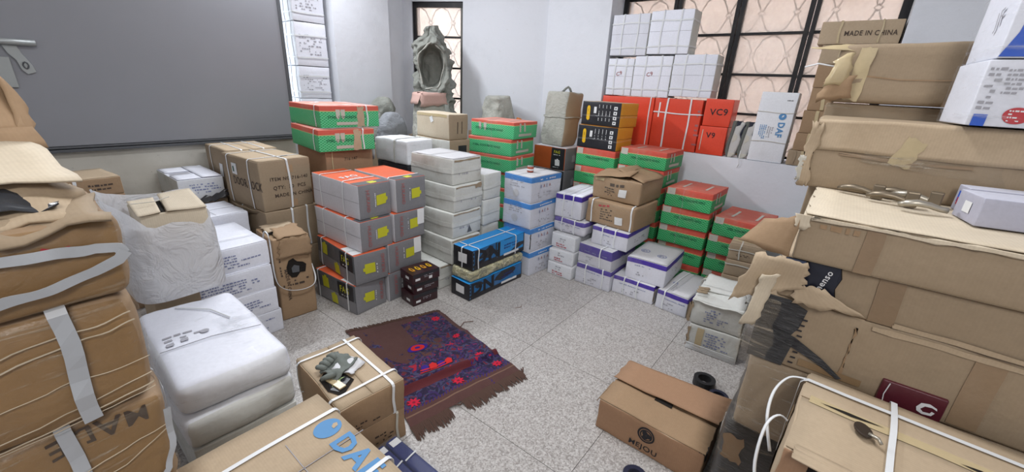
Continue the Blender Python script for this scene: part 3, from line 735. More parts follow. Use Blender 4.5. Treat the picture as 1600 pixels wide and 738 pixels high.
VL = ['top grey white carton between the dirty white stack and the blue banded stack', 'second grey white carton down between the dirty white and blue banded stacks', 'third grey white carton down, hidden behind the blue boxes', 'bottom grey white carton on the floor behind the blue boxes']
for q, lb in zip(VQ, VL):
    b = carton('grey_white_carton', lb, q, [DIRTYW, DIRTYW, WTOP, DIRTYW], group='narrow grey white cartons', crumple=0.006, bulge=0.003, rad=0.007)
    b.strap('z', b.h * .5, DIRTYW, .025, .002, .003, 'tape_band')
# ---- black and blue boxes with the yellowed wrapped bundle between
def dn(lb, q, straps):
    b = carton('blue_black_box', lb, q, [BLACKP, BLACKP, CYAN, BLACKP], 'box', 'long blue and black boxes', crumple=0.003, bulge=0.002, rad=.004)
    r, l, h = b.r, b.l, b.h; m = CYAN if straps else BLUEMID
    b.poly('blue_print', 'F', [(0.0, h * .30), (.0, h * .985), (.215, h * .985), (.215, h * .30)], BLUEMID, u=.015, off=.0012)
    b.poly('blue_print', 'F', [(0, .035), (0, h * .985), (.30, h * .985), (.30, .035)], m, u=.245, off=.0012)
    b.text('F', 'DN', .012, h * .26, h * .98, INKK, squash=1.18)
    b.scribble('F', .32, h * .50, .17, .04, 2, INKDB); b.rect('white_arrow', 'F', .32, h * .16, .17, .018, LABEL, .0022); b.scribble('F', .34, h * .165, .12, .012, 1, INKK)
    for k in range(5): b.poly('blue_tick', 'F', [(0, 0), (.008, .008), (0, .016)], INKLB, u=.006, v=.01 + k * h / 5)
    b.rect('label', 'L', .055, h * .30, .080, h * .45, LABEL, .0022); b.scribble('L', .065, h * .36, .06, h * .34, 4, INKG)
    if straps:
        b.strap('x', .055, w=.009); b.strap('x', .45, w=.009); b.strap('y', .095, w=.009)
    return b
dn('upper blue and black box strapped with white bands', (1.824, 1.717, .203, -.9, .185, .563, .150), True)
dn('lower blue and black box on the floor under the yellowed bundle', (1.784, 1.706, 0, -2.5, .18, .555, .128), False)
b = carton('wrapped_bundle', 'yellowed plastic wrapped bundle squeezed between the two blue boxes', (1.800, 1.706, .129, -1.5, .188, .555, .074), [YFILM], 'bundle', crumple=.009, bulge=.004, rad=.02, freq=12)
# ---- blue banded stack
MQ = [(2.376, 1.667, .579, -3.4, .265, .365, .193), (2.375, 1.660, .386, -1, .265, .36, .193), (2.380, 1.657, .193, -3, .265, .36, .193), (2.386, 1.650, 0, -5, .265, .33, .193)]
ML = ['top white carton with a bright blue band, a tin standing on it', 'second white carton down with a bright blue band, wrinkled film', 'third white carton down with a bright blue band, torn black corner', 'bottom white carton with a bright blue band on the floor beside the long blue boxes']
for i, (q, lb) in enumerate(zip(MQ, ML)):
    b = carton('blue_band_carton', lb, q, [BLUB, BLUB, WTOP, WHITE], group='white cartons with bright blue bands', crumple=.004, bulge=.003)
    b.text('F', 'Transformer & Fittings', .03, b.h - .030, .020, INKW) if False else b.scribble('F', .10, b.h - .032, .22, .018, 1, INKW)
    for k, ch in enumerate('BAEA'): b.text('F', ch, .10 + .035 * k, b.h - .085, .034, INKRF if k % 2 else INKBL)
    b.scribble('L', .06, b.h * .55, .14, .05, 3, INKG, fill=.6); b.scribble('F', .08, .03, .2, .05, 3, INKG, fill=.4)
    b.poly('ring_print', 'L', [(.03 * math.cos(a), .03 * math.sin(a)) for a in [k * PI / 8 for k in range(16)]], WTOP, u=.12, v=.06)
    b.strap('x', .09 + .02 * i, FILMW, .008, .004); b.film(FILMW, .003)
    if i == 2: b.rect('torn_corner', 'F', .002, .03, .012, .12, DARK, .002, 6, .003)
    if i == 0: b.flaps(WTOP, along='x', jag=.001)
# tin on top
t = thing('spice_tin', 'small red and white tin standing on the top blue banded carton', 'tin', None, (2.535, 1.80, .778), 0)
MB().tube([(0, 0, 0), (0, 0, .006), (0, 0, .036), (0, 0, .042)], [.024, .025, .025, .024], 16).build('body', TINM, t, True)
MB().tube([(0, 0, .042), (0, 0, .046)], .0245, 16).build('lid', GALV, t, True)
MB().tube([(0, 0, .012), (0, 0, .024)], .0257, 16).build('paper_label', LABEL, t, True)
# ---- red printed small whites + purple bands
Q_ = [(2.545, 1.366, 0, -1.6, .221, .30, .105), (2.572, 1.378, .105, .8, .213, .29, .105), (2.600, 1.388, .210, -1.9, .213, .30, .117)]
QL = ['bottom small white carton with crimson print on the floor', 'middle small white carton with crimson print', 'upper small white carton with crimson print under the squashed purple one']
for q, lb in zip(Q_, QL):
    b = carton('crimson_print_carton', lb, q, [WHITE, WHITE, WTOP, WHITE], group='small white cartons with crimson print', crumple=.005, bulge=.003, rad=.007)
    b.scribble('L', .05, .012, .09, .035, 2, INKR, fill=.9); b.scribble('L', .08, .055, .06, .035, 2, INKG); b.film(FILMW, .0035)
def purple(lb, q, mat, tops=False, straps=(), crumple=.004, **kw):
    b = carton('purple_band_carton', lb, q, [mat, mat, WTOP, WHITE], group='white cartons with purple bands', crumple=crumple, bulge=.003, **kw)
    b.scribble('L', .05, b.h - .056, b.l * .7, .012, 1, INKBL); b.scribble('L', b.l * .25, .02, b.l * .4, .05, 3, INKG, fill=.35)
    b.scribble('F', .12, b.h * .3, .2, .05, 3, INKG, fill=.35)
    if tops:
        for c in ((b.r * .35, b.l * .3), (b.r * .42, b.l * .76)):
            ring = [(.032 * math.cos(a), .032 * math.sin(a)) for a in [k * PI / 9 for k in range(19)]] + [(.026 * math.cos(a), .026 * math.sin(a)) for a in [k * PI / 9 for k in range(18, -1, -1)]]
            b.poly('ring_emblem', 'T', ring, INKBL, u=c[0], v=c[1], off=.007)
            b.text('T', 'G', c[0] + .016, c[1] + .018, .045, INKBL, rot=PI, off=.007)
        b.scribble('T', b.r * .40, b.l * .40, .09, .03, 2, INKG, rot=PI / 2)
    for s in straps: b.strap('y', s, STRAP, .009)
    return b
purple('squashed white carton with purple band bulging over the crimson print stack', (2.651, 1.349, .328, -1, .283, .32, .120), PURP3, straps=(.09, .2), crumple=.012, rad=.025).film(FILMW, .004)
b = purple('long white carton with purple band and printed lid, above the squashed one', (2.668, 1.405, .449, 4, .220, .45, .180), PURP4, straps=(.07, .15)); b.scribble('T', .05, .05, .3, .12, 4, INKBL, fill=.7)
b.flaps(WHITEC, along='x')
purple('lowest purple banded carton of the middle column, on the floor', (2.578, 1.062, 0, .3, .282, .36, .160), PURP, straps=(.06, .2)).film(FILMW, .003)
purple('second purple banded carton of the middle column, wrinkled film on its band', (2.578, 1.073, .160, -4, .278, .36, .150), PURP3, straps=(.09,), crumple=.006).film(FILMW, .004)
purple('third purple banded carton, directly under the brown cartons', (2.656, 1.006, .310, -.5, .283, .40, .138), PURP2, straps=(.10, .2))
b = purple('low purple banded carton on the floor with another tilted on it', (2.619, .753, 0, 0, .303, .42, .137), PURP2, straps=(.12, .22)); b.rect('torn_corner', 'F', .004, .02, .02, .1, GREYB, .002, 6, .004)
b = purple('purple banded carton with two ring emblems on its lid, on top of the low one', (2.645, .705, .137, 1.7, .279, .42, .160), PURP, tops=True); b.rect('lid_flap', 'T', .006, .004, b.r - .01, b.l - .008, WTOP, .003, 6, .002, thick=.002)
b.text('L', '', 0, 0, .01, INKB)
b = purple('purple banded carton on the floor beside the torn white cartons, ripped brown corner', (2.596, .521, 0, -4.8, .211, .44, .138), PURP2, tops=False, straps=(.16,))
b.rect('torn_corner', 'F', .002, .004, .03, .105, GREYB, .003, 6, .006); b.rect('lid_flap', 'T', .006, .004, b.r - .01, b.l * .55, WTOP, .003, 6, .001, thick=.002)
b.text('T', 'G', b.r * .45, b.l * .85, .05, INKBL, rot=PI, off=.004); b.scribble('T', .05, .12, .1, .03, 2, INKG)
# ---- brown cartons on the purple ones
b = carton('brown_carton', 'lower of two brown cartons on the purple banded stack, white straps and square label', (2.693, 1.000, .449, -4, .385, .38, .178), [KRAFT, KRAFT, KRAFT], group='two brown cartons with handwriting', crumple=.008, bulge=.006, rad=.012)
b.strap('y', .05, STRAP, .010, tilt=.03); b.strap('y', .31, STRAP, .010, tilt=-.03); b.rect('label', 'L', b.l - .14, .03, .06, .055, LABEL, .003, rot=.05)
b.scribble('L', .12, .04, .12, .09, 5, INKB); b.scribble('L', .10, .13, .12, .03, 1, INKR, rot=.1, fill=1); b.film(FILM, .004)
b = carton('brown_carton', 'upper brown carton with open crossed lid flaps on the purple banded stack', (2.754, 1.008, .630, -3, .370, .385, .165), [KRAFT, KRAFT, KRAFT], group='two brown cartons with handwriting', crumple=.008, bulge=.008, rad=.010)
b.rect('label', 'L', .21, .04, .062, .06, LABEL, .003); b.scribble('L', .10, .03, .08, .07, 4, INKB); b.scribble('L', .14, .10, .10, .04, 1, INKB, rot=.1)
t = b.root; z = .165
sheet('flap', KRAFT, [(-.03, .365, z + .005), (.16, .36, z + .03), (.20, .12, z + .060), (.02, .10, z + .02)], t, amp=.008, jag=.004, seed=3)
sheet('flap', KRAFT, [(.0, -.01, z + .003), (.39, -.01, z + .003), (.38, .22, z + .055), (.12, .25, z + .05)], t, amp=.007, jag=.004, seed=5)
sheet('flap', KRAFT, [(.17, .37, z + .008), (.39, .37, z + .008), (.38, .18, z + .035), (.20, .16, z + .04)], t, amp=.006, jag=.004, seed=8)
b.rect('tape', 'L', .02, b.h - .03, .07, .02, TAPEY, .004)
b.film(FILM, .004)
# ---- torn white cartons, front right
b = carton('torn_white_carton', 'lower torn white carton on the floor, layered paper edges showing', (2.278, .160, 0, 3.3, .261, .37, .165), [OLDW, OLDW, OLDW], group='torn old white cartons', crumple=.006, bulge=.004, rad=.006)
b.scribble('L', .09, .05, .12, .09, 6, INKBL, fill=.7); b.rect('tape', 'L', .045, 0.004, .035, .15, TAPEY, .002)
for k in range(5): b.rect('paper_layer', 'L', .0, .004 + k * .009, b.l - .002 * k, .005, LABEL, .003 + .001 * k, 6, .001, thick=.002)
b.rect('torn_edge', 'L', -.004, .02, .014, .13, GREYB, .004, 6, .006)
b.rect('black_tape', 'F', .004, .004, .10, .155, BFILM, .003)
b = carton('torn_white_carton', 'upper torn white carton with ripped lid and bulging paper edge', (2.275, .172, .166, 2, .266, .40, .155), [OLDW, OLDW, OLDW], group='torn old white cartons', crumple=.009, bulge=.006, rad=.010)
b.scribble('L', .08, .03, .11, .09, 6, INKBL, fill=.7); b.rect('black_tape', 'F', .004, .004, .14, .145, BFILM, .004)
t = b.root; z = .155
sheet('torn_flap', OLDW, [(-.012, .262, z - .01), (-.012, .008, z - .01), (.17, .02, z + .016), (.19, .25, z + .012)], t, amp=.006, jag=.008, seed=11)
sheet('torn_flap', OLDW, [(.12, .262, z + .012), (.12, .0, z + .016), (.39, .01, z + .014), (.39, .255, z + .010)], t, amp=.006, jag=.004, seed=12)
for k in range(3): sheet('torn_strip', GREYB, [(.03 + .03 * k, .255, z + .02), (.05 + .03 * k, .20, z + .022), (.058 + .03 * k, .21, z + .03), (.04 + .03 * k, .262, z + .03)], t, 4, 2, .004, .002, seed=20 + k)
b.strap('x', .30, LABELG, .02, .012, name='paper_band'); b.strap('x', .345, GREYB, .012, .012, name='paper_band'); b.rect('torn_edge', 'L', -.006, .01, .016, .12, GREYB, .004, 6, .007)
# ---- green and red nail cartons
NG = 'green and red lattice printed nail cartons'
def green(lb, q, top=REDTOP, faded=False, letter='L', lab=True, strips=True, straps=(.6,), tabs=False):
    m = GREENM if faded else GREENF
    b = carton('nail_carton', lb, q, [m, m, top, m], group=NG, crumple=.004, bulge=.003, rad=.005)
    r, l, h = b.r, b.l, b.h
    side = 'F' if letter == 'F' else 'L'; W_ = r if letter == 'F' else l
    b.text(side, 'STEEL CONCRETE NAILS', .10 if lab else .05, h * .44, .023, INKGR, squash=.98 * (W_ - .12) / .30)
    if lab: b.rect('label', side, .008, h - .052, .060, .048, LABELG, .002); b.scribble(side, .02, h - .04, .035, .02, 2, INKG)
    if strips:
        b.rect('pale_strip', 'T', r * .18, l * .68, r * .5, .018, LABELG, .002); b.rect('pale_strip', 'T', r * .25, l * .22, r * .5, .018, LABELG, .002)
    o2 = 'L' if letter == 'F' else 'F'; w2_ = l if letter == 'F' else r
    if letter == 'L':
        b.rect('pale_strip', 'F', r * .2, .022, r * .55, .020, LABELG, .002)
        for k in (0, 1): b.rect('pale_tab', 'F', r * (.22 + .18 * k), h * .42, .022, h * .5, LABELG, .002)
    for s in straps: b.strap('y', l * s, FILMW, .008)
    if tabs:
        for k in (0, 1): b.poly('pale_tab', 'F', [(-.012, .06), (.016, .06), (.014, .015), (.002, 0), (-.010, .015)], LABELG, u=.10 + .055 * k + (.02 if not k else 0), v=h * .38, sc=1.1)
        b.rect('pale_strip', 'F', .11, .018, .17, .020, LABELG, .002)
        b.rect('brown_tear', 'F', r * .60, .004, .055, h - .01, TAN, .003, 6, .006)
        b.rect('pale_strip', 'T', r * .3, l * .1, r * .4, .02, LABEL, .003, rot=.4); b.rect('pale_strip', 'T', r * .2, l * .6, r * .3, .02, LABEL, .003, rot=.8)
        b.strap('x', r * .78, STRAP, .010); b.strap('y', l * .14, STRAP, .010)
    return b
nt = ['top', 'second', 'third', 'fourth', 'bottom']
for i, q in enumerate([(3.112, .612, .588, -2.5, .336, .381, .146), (3.129, .612, .441, -.7, .345, .37, .147), (3.142, .619, .294, -1.5, .345, .37, .147), (3.165, .616, .147, -1.5, .345, .36, .147), (3.170, .615, 0, -1.5, .345, .36, .147)]):
    green(nt[i] + ' nail carton of the five high column below the window sill', q)
for i, q in enumerate([(3.145, .262, .435, -4.5, .325, .41, .139), (3.169, .262, .292, -.2, .34, .38, .143), (3.19, .255, .149, -1, .34, .38, .143), (3.20, .255, 0, 0, .34, .38, .149)]):
    green(('top', 'second', 'third', 'bottom')[i] + ' nail carton of the four high column against the stained lower wall', q, straps=())
for i in range(7):
    green(['top', 'second', 'third', 'fourth', 'fifth', 'sixth', 'bottom'][i] + ' nail carton of the tall column right of the black printed cartons', (3.165 + .006 * (i % 3), 1.000 + .004 * (i % 2), .1385 * (6 - i), -3 + (i % 3), .385, .350, .1375), top=REDTOP)
EQ = [(3.192, 1.425, 1.110, -5, .368, .285, .189), (3.185, 1.425, .922, -3, .375, .27, .186)]
for i, q in enumerate(EQ):
    b = carton('black_print_carton', ['top carton with black printed side and orange end, tan lid', 'second carton with black printed side under the orange ended one'][i], q, [ORANGE, BLACKP, TAN if i == 0 else ORANGE, ORANGE], group='black printed cartons with orange ends', crumple=.003, bulge=.002)
    h = b.h
    b.poly('yellow_pill', 'L', [(.0, .014), (.006, .004), (.016, 0), (.026, .004), (.032, .014), (.032, .106), (.026, .116), (.016, .12), (.006, .116), (0, .106)], YELO, u=.05, v=h * .2)
    b.scribble('L', .062, .16 * h + .10, .08, .008, 1, INKK, rot=-PI / 2)
    for k in range(4):
        b.scribble('L', .165 + .034 * k, h * .88, .13, .010, 1, INKW, rot=-PI / 2); b.rect('white_square', 'L', .305, h * (.10 + .2 * k), .030, .026, LABEL, .0022); b.poly('black_dot', 'L', [(-.005, -.006), (.005, -.006), (.005, .006), (-.005, .006)], INKK, u=.32, v=h * (.10 + .2 * k) + .013, off=.003)
    b.rect('white_square', 'L', .12, h * .52, .024, .05, LABEL, .0022); b.strap('z', h * .42, FILMW, .012)
    b.rect('side_crease', 'F', 0, h * .5, b.r, .002, INKB, .001)
for i in range(6):
    green(['third', 'fourth', 'fifth', 'sixth', 'seventh', 'bottom'][i] + ' carton down under the two black printed cartons, green lattice print', (3.185, 1.42 + .003 * (i % 2), .1535 * (5 - i), -3, .375, .30, .1525), straps=(), strips=False)
for i in range(7):
    b = green(['top', 'second', 'third', 'fourth', 'fifth', 'sixth', 'bottom'][i] + ' nail carton of the back column beside the tan carton and the canvas sacks', (2.700 - .012 * (i % 3), 2.105 + .01 * (i % 2), .1395 * (7 - i) - .1395 + .139 if False else .1385 * (6 - i) + .139, [4, 5, 3][i % 3], .45, .36, .1375), top=REDPINK, faded=True, letter='L', lab=False, strips=i == 0, straps=(.5,))
    if i == 0: 
        for k in (0, 1): b.poly('pale_tab', 'L', [(-.012, .06), (.016, .06), (.014, .015), (.002, 0), (-.010, .015)], LABELG, u=.10 + .055 * k, v=.05, sc=1.1)
green('lowest nail carton of the back column, on the floor behind the white stacks', (2.70, 2.11, 0, 4, .45, .36, .138), faded=True, straps=())
green('upper strapped nail carton with white tabs near the steel panel, glossy red lid', (1.438, 2.768, 1.053, -4.1, .51, .435, .146), REDPINK, True, 'F', False, False, (), True)
green('lower strapped nail carton with white tabs, on the brown export carton', (1.378, 2.700, .905, -7.4, .53, .39, .146), REDPINK, True, 'F', False, False, (), True)
# brown export carton under them and what carries it
b = carton('brown_export_carton', 'brown export carton under the two strapped nail cartons', (1.430, 2.735, .702, -1.4, .415, .36, .200), [RUST, RUST, RUST], group='brown cartons under the strapped nail cartons', crumple=.004)
b.text('F', 'MADE IN CHINA', .10, .025, .030, INKB); b.text('F', '716-1?7'.replace('?', '4'), .13, .13, .028, INKB); b.strap('x', .045, TAPEY, .006)
carton('brown_export_carton', 'middle brown carton behind the grey lock cartons', (1.43, 2.74, .352, 0, .42, .38, .35), [RUST], group='brown cartons under the strapped nail cartons')
carton('brown_export_carton', 'lowest brown carton on the floor behind the grey lock cartons', (1.43, 2.74, 0, 0, .42, .38, .351), [RUST], group='brown cartons under the strapped nail cartons')
# orange and grey lock carton
b = carton('lock_carton', 'carton with rust orange side and black panel in front of the tall canvas bundle', (3.190, 1.895, .686, -1.3, .347, .29, .200), [GREYP, RUSTOR, GREYL, GREYP], crumple=.003)
b.rect('black_panel', 'L', .20, .004, .14, .192, BLACKP, .0015); b.text('L', 'FAG', .225, .15, .035, YEL, squash=1.0); b.scribble('L', .222, .13, .08, .012, 1, INKW)
b.poly('white_lock', 'L', LOCK, INKW, u=.295, v=.04, sc=.85, rot=PI / 2); b.poly('white_lock', 'F', LOCK, INKG, u=.17, v=.07, sc=.95, rot=PI / 2); b.flaps(GREYL)
b.scribble('L', .225, .02, .06, .01, 1, INKW)
for k, z in enumerate((.458, .229, 0)):
    b = carton('lock_carton', ['grey lock carton directly under the rust orange one', 'grey lock carton second under the rust orange one', 'grey lock carton on the floor under the rust orange one'][k], (3.19, 1.895, z, 0, .345, .30, .228), [GREYP, BLACKP, GREYL, GREYP], crumple=.003)
    b.poly('white_lock', 'F', LOCK, INKG, u=.19, v=.08, sc=.95, rot=PI / 2)
# ---- tan carton, white carton etc. at the back
b = carton('tan_carton', 'tan carton with rounded corners among the grey canvas sacks', (2.262, 2.405, .960, -3, .41, .205, .197), [GREYB, PALE, PALE], crumple=.005, bulge=.005, rad=.012)
for k in (0, 1): b.rect('dark_mark', 'F', .085 + .045 * k, .05, .008, .09, INKB)
b.rect('label', 'L', .20, .12, .035, .045, LABEL, .003, rot=.4); b.rect('tape', 'L', .01, .17, .38, .02, TAPEY, .002)
b = carton('pale_carton', 'pale worn carton under the tan one, dark strip at its end', (2.262, 2.395, .822, -1, .42, .22, .137), [GREYB, DIRTYW, TAN], crumple=.005)
b.rect('dark_patch', 'F', .09, .03, .09, .06, BLACKP)
carton('pale_carton', 'second pale carton below the tan one, hidden by the white stack', (2.262, 2.40, .41, 0, .41, .22, .41), [GREYB, DIRTYW, TAN], crumple=.005)
carton('pale_carton', 'lowest pale carton on the floor below the tan one', (2.262, 2.40, 0, 0, .41, .22, .409), [GREYB, DIRTYW, TAN], crumple=.005)
b = carton('wrapped_white_carton', 'white plastic wrapped carton with ragged left edge behind the grey lock cartons', (1.985, 2.560, .770, 2, .40, .26, .185), [WHITE, WHITE, WHITE], crumple=.010, bulge=.004, rad=.015)
b.film(FILMW, .004); b.strap('y', .15, DIRTYW, .02, .003); sheet('torn_wrap', CLOTHW, [(-.01, .40, .16), (-.01, .40, .0), (-.045, .46, .01), (-.03, .45, .18)], b.root, 3, 6, .012, .012, seed=4)
b = carton('black_crate', 'black crate under the white wrapped carton', (1.985, 2.565, .610, 1, .38, .25, .158), [BLACKP], 'crate', crumple=.002)
b.rect('brown_rim', 'L', .01, .06, .36, .01, GREYB, .003); b.rect('brown_rim', 'F', .01, .06, .22, .01, GREYB, .003)
b.rect('orange_mark', 'L', .10, .02, .008, .035, ORANGE, .003)
carton('storage_carton', 'plain carton under the black crate', (1.985, 2.565, 0, 0, .38, .25, .609), [GREYB], crumple=.003)
# ---- door lock cartons by the steel panel
b = carton('door_lock_carton', 'large brown door lock carton strapped with white bands, lettered end facing the room', (.985, 2.697, .566, 3.8, .480, .324, .314), [GREYB, GREYB, TAN], group='strapped brown door lock cartons', crumple=.004, bulge=.004, rad=.008)
b.text('F', 'ITEM NO:716-140', .055, .190, .030, INKB); b.text('F', 'QTY:  30  PCS', .070, .135, .032, INKB); b.text('F', 'MADE IN CHINA', .075, .085, .031, INKB)
b.rect('brown_square', 'F', .16, .235, .045, .045, KRAFT, .0012); b.rect('brown_square', 'F', .16, .012, .05, .045, KRAFT, .0012)
b.text('L', 'DOOR LOCK', .13, .135, .075, INKB, squash=.78); b.rect('label', 'L', .135, .20, .07, .07, LABEL, .003); b.rect('green_mark', 'L', .150, .215, .02, .035, INKGR, .004)
b.strap('x', .175, STRAP, .012, .005); b.strap('y', .12, STRAP, .010, .005); b.strap('y', .40, STRAP, .010, .005); b.flaps(TAN, along='y', at=.5, jag=.001); b.poly('dark_tear', 'T', [(0, 0), (.05, .006), (.06, .018), (.01, .014)], DARK, u=.19, v=.1, off=.006)
b = carton('door_lock_carton', 'second brown door lock carton behind, nearer the steel panel', (.995, 3.225, .560, -1, .42, .33, .318), [GREYB, GREYB, TAN], group='strapped brown door lock cartons', crumple=.004, bulge=.004)
b.rect('label', 'L', .27, .13, .06, .09, LABEL, .003); b.strap('x', .10, STRAP, .01, .005); b.strap('x', .24, STRAP, .01, .005); b.strap('y', .3, STRAP, .01, .005); b.flaps(TAN, along='y')
b.poly('arrow_mark', 'L', [(0, 0), (.03, 0), (.015, .05)], INKB, u=.36, v=.10)
b = carton('door_lock_carton', 'lower door lock carton with two white straps on its end', (.985, 2.70, .285, 2, .46, .34, .280), [GREYB, GREYB, TAN], group='strapped brown door lock cartons', crumple=.008, bulge=.004)
b.strap('x', .17, STRAP, .012, .005, .01); b.strap('x', .27, STRAP, .012, .005, .01); b.strap('y', .30, STRAP, .01, .004)
sheet('torn_flap', GREYB, [(-.04, .36, .285), (-.02, .03, .283), (.02, .0, .262), (-.03, .30, .225)], b.root, 8, 3, .01, .008, seed=31)
carton('door_lock_carton', 'bottom door lock carton on the floor behind the torn tall carton', (.985, 2.70, 0, 0, .46, .35, .284), [GREYB], group='strapped brown door lock cartons', crumple=.004)
carton('door_lock_carton', 'door lock carton on the floor under the one nearest the panel', (.985, 3.225, 0, 0, .42, .34, .278), [GREYB], group='strapped brown door lock cartons', crumple=.004)
carton('door_lock_carton', 'middle door lock carton under the one nearest the panel', (.985, 3.225, .279, 0, .42, .34, .28), [GREYB], group='strapped brown door lock cartons', crumple=.004)
# ---- tall torn brown carton
b = carton('torn_tall_carton', 'tall brown carton with a torn hole in its front, looped by a white strap', (.858, 2.333, 0, -4.7, .255, .199, .515), [KRAFT, KRAFT, KRAFT], crumple=.009, bulge=.006, rad=.010)
b.poly('torn_hole', 'F', [(.06, .30), (.075, .27), (.10, .265), (.125, .29), (.155, .285), (.165, .33), (.15, .35), (.12, .36), (.10, .385), (.075, .375), (.06, .34)], DARK, off=.003)
b.poly('metal_part', 'F', [(.085, .30), (.12, .295), (.125, .33), (.10, .345), (.085, .33)], STEELD, off=.005)
b.text('F', 'MADE IN CHINA', .045, .33, .026, INKB, rot=-PI / 2); b.scribble('F', .02, .42, .2, .02, 1, INKB, rot=-PI / 2); b.scribble('F', .06, .21, .11, .05, 2, INKB, fill=.6)
t = b.root
sheet('torn_flap', KRAFT, [(.03, .0, .515), (.19, -.004, .515), (.18, .13, .55), (.04, .12, .535)], t, amp=.010, jag=.008, seed=41)
sheet('torn_flap', TAN, [(.02, .12, .525), (.16, .11, .53), (.18, .25, .53), (.02, .25, .52)], t, amp=.008, jag=.008, seed=42)
sheet('torn_flap', KRAFT, [(.02, -.012, .40), (.20, -.016, .40), (.20, -.008, .50), (.04, -.006, .51)], t, amp=.008, jag=.012, seed=43)
sheet('dark_gap', DARK, [(.02, .09, .519), (.10, .09, .521), (.10, .19, .522), (.02, .19, .519)], t, amp=.002, jag=.012, seed=44)
MB().tube(soft([(-.01, .10, .50), (-.012, .06, .55), (-.01, .03, .56), (-.008, 0, .52), (-.012, -.012, .30), (.02, -.018, .22), (.10, -.022, .185), (.18, -.020, .19), (.21, .0, .23), (.215, .05, .30)]), .0045, 6, flatz=.4).build('strap', STRAP, t, True)
# ---- clean white cartons behind the big wrapped one
CL4 = ['bottom clean white carton with blue grey print beside the torn tall carton, on the floor', 'third clean white carton down with blue grey print', 'second clean white carton down with blue grey print', 'top clean white carton with blue grey print, right of the plastic bag']
for q, lb in zip([(.447, 2.258, 0, 0, .40, .38, .133), (.439, 2.261, .134, 0, .40, .38, .138), (.436, 2.267, .273, 0, .40, .38, .136), (.439, 2.280, .410, .3, .43, .38, .131)], CL4):
    b = carton('clean_white_carton', lb, q, [WHITEC], group='clean white cartons with blue grey print', crumple=.003, bulge=.003)
    b.scribble('F', .04, .025, .30, .075, 5, INKBL, fill=.85); b.flaps(WHITEC, along='x', at=.3)
b = carton('clean_white_carton', 'clean white carton with torn lid film further back, by the door lock carton', (.590, 2.800, .435, 3, .33, .34, .130), [WHITEC], crumple=.006)
b.flaps(WHITEC, along='x', at=.5, jag=.003); b.rect('side_crease', 'T', .17, .02, .003, .28, INKG, .006)
for k, z in enumerate((.001, .218)): carton('clean_white_carton', ['white carton on the floor under the one with torn lid film', 'white carton below the one with torn lid film'][k], (.590, 2.80, z, 0, .33, .34, .216), [WHITEC], crumple=.003)
b = carton('open_white_carton', 'white carton with partly open lid standing before the stained wall', (.705, 3.250, .562, -.5, .46, .255, .150), [WHITE, DIRTYW, WHITEC], crumple=.004)
b.scribble('F', .05, .05, .19, .07, 4, INKBL, fill=.8); b.rect('grey_gap', 'T', .02, .19, .11, .075, INKG, .001)
b.rect('flap', 'T', .005, .004, .13, .17, WHITEC, .003, 4, thick=.003); b.rect('flap', 'T', .005, .28, .13, .17, WHITEC, .003, 4, thick=.003); b.rect('flap', 'T', .14, .004, .112, .45, WHITEC, .005, 4, thick=.003)
for k, z in enumerate((0, .281)): carton('storage_carton', ['plain carton on the floor under the open white one', 'plain carton in the middle under the open white one'][k], (.705, 3.25, z, 0, .46, .26, .28), [GREYB], crumple=.003)
sheet('black_bag', flat('black_polythene', (.02, .02, .022), .35, spec=.6), [(.68, 3.22, .56), (.94, 3.17, .575), (.955, 3.20, .62), (.70, 3.24, .58)], None, 12, 6, .02, .02, .002, 6)
tag(bpy.data.objects['black_bag'], 'black polythene crumpled between the open white carton and the door lock carton', 'bag')
b = carton('small_brown_carton', 'small brown strapped carton at the left behind the plastic bag', (.090, 3.06, .712, 6, .30, .34, .095), [KRAFT, TAN, TAN], crumple=.004)
b.strap('x', .15, STRAP, .014, .003); b.scribble('F', .02, .03, .12, .04, 2, INKB); b.flaps(TAN, along='y'); b.scribble('F', .2, .03, .12, .04, 2, INKB)
for k, z in enumerate((0, .357)): carton('storage_carton', ['plain carton on the floor under the small brown one', 'plain carton right under the small brown one'][k], (.09, 3.06, z, 6, .30, .34, .354), [KRAFT], crumple=.003)
MB().box(.17, 3.085, .8075, .235, 3.105, .820).build('blue_clip', NAVY); tag(bpy.data.objects['blue_clip'], 'small blue plastic clip lying on the small brown carton', 'clip')
# ---- the white boxes in the niche
NL = ['lowest white strapped carton in the niche of the left wall', 'second white strapped carton up in the niche', 'third white strapped carton up in the niche', 'white strapped carton in the niche cut by the top of the picture']
for k, (z, h) in enumerate(((.93, .262), (1.195, .265), (1.465, .345), (1.815, .34))):
    b = carton('niche_carton', NL[k], (1.850, 3.835, z, -3, .27, .27, h), [WHITEC, WHITE, WHITE], group='white strapped cartons in the wall niche', crumple=.004, bulge=.003)
    b.scribble('F', .03, h * .25, .21, h * .5, 8, INKG, fill=.45); b.strap('y', .16, STRAP, .012); b.strap('z', h * .7, STRAP, .011); b.strap('z', h * .2, STRAP, .011); b.strap('y', .06, STRAP, .010)
wallbox('trim_2', 1.70, PY, 0, 2.16, 4.16, .928)

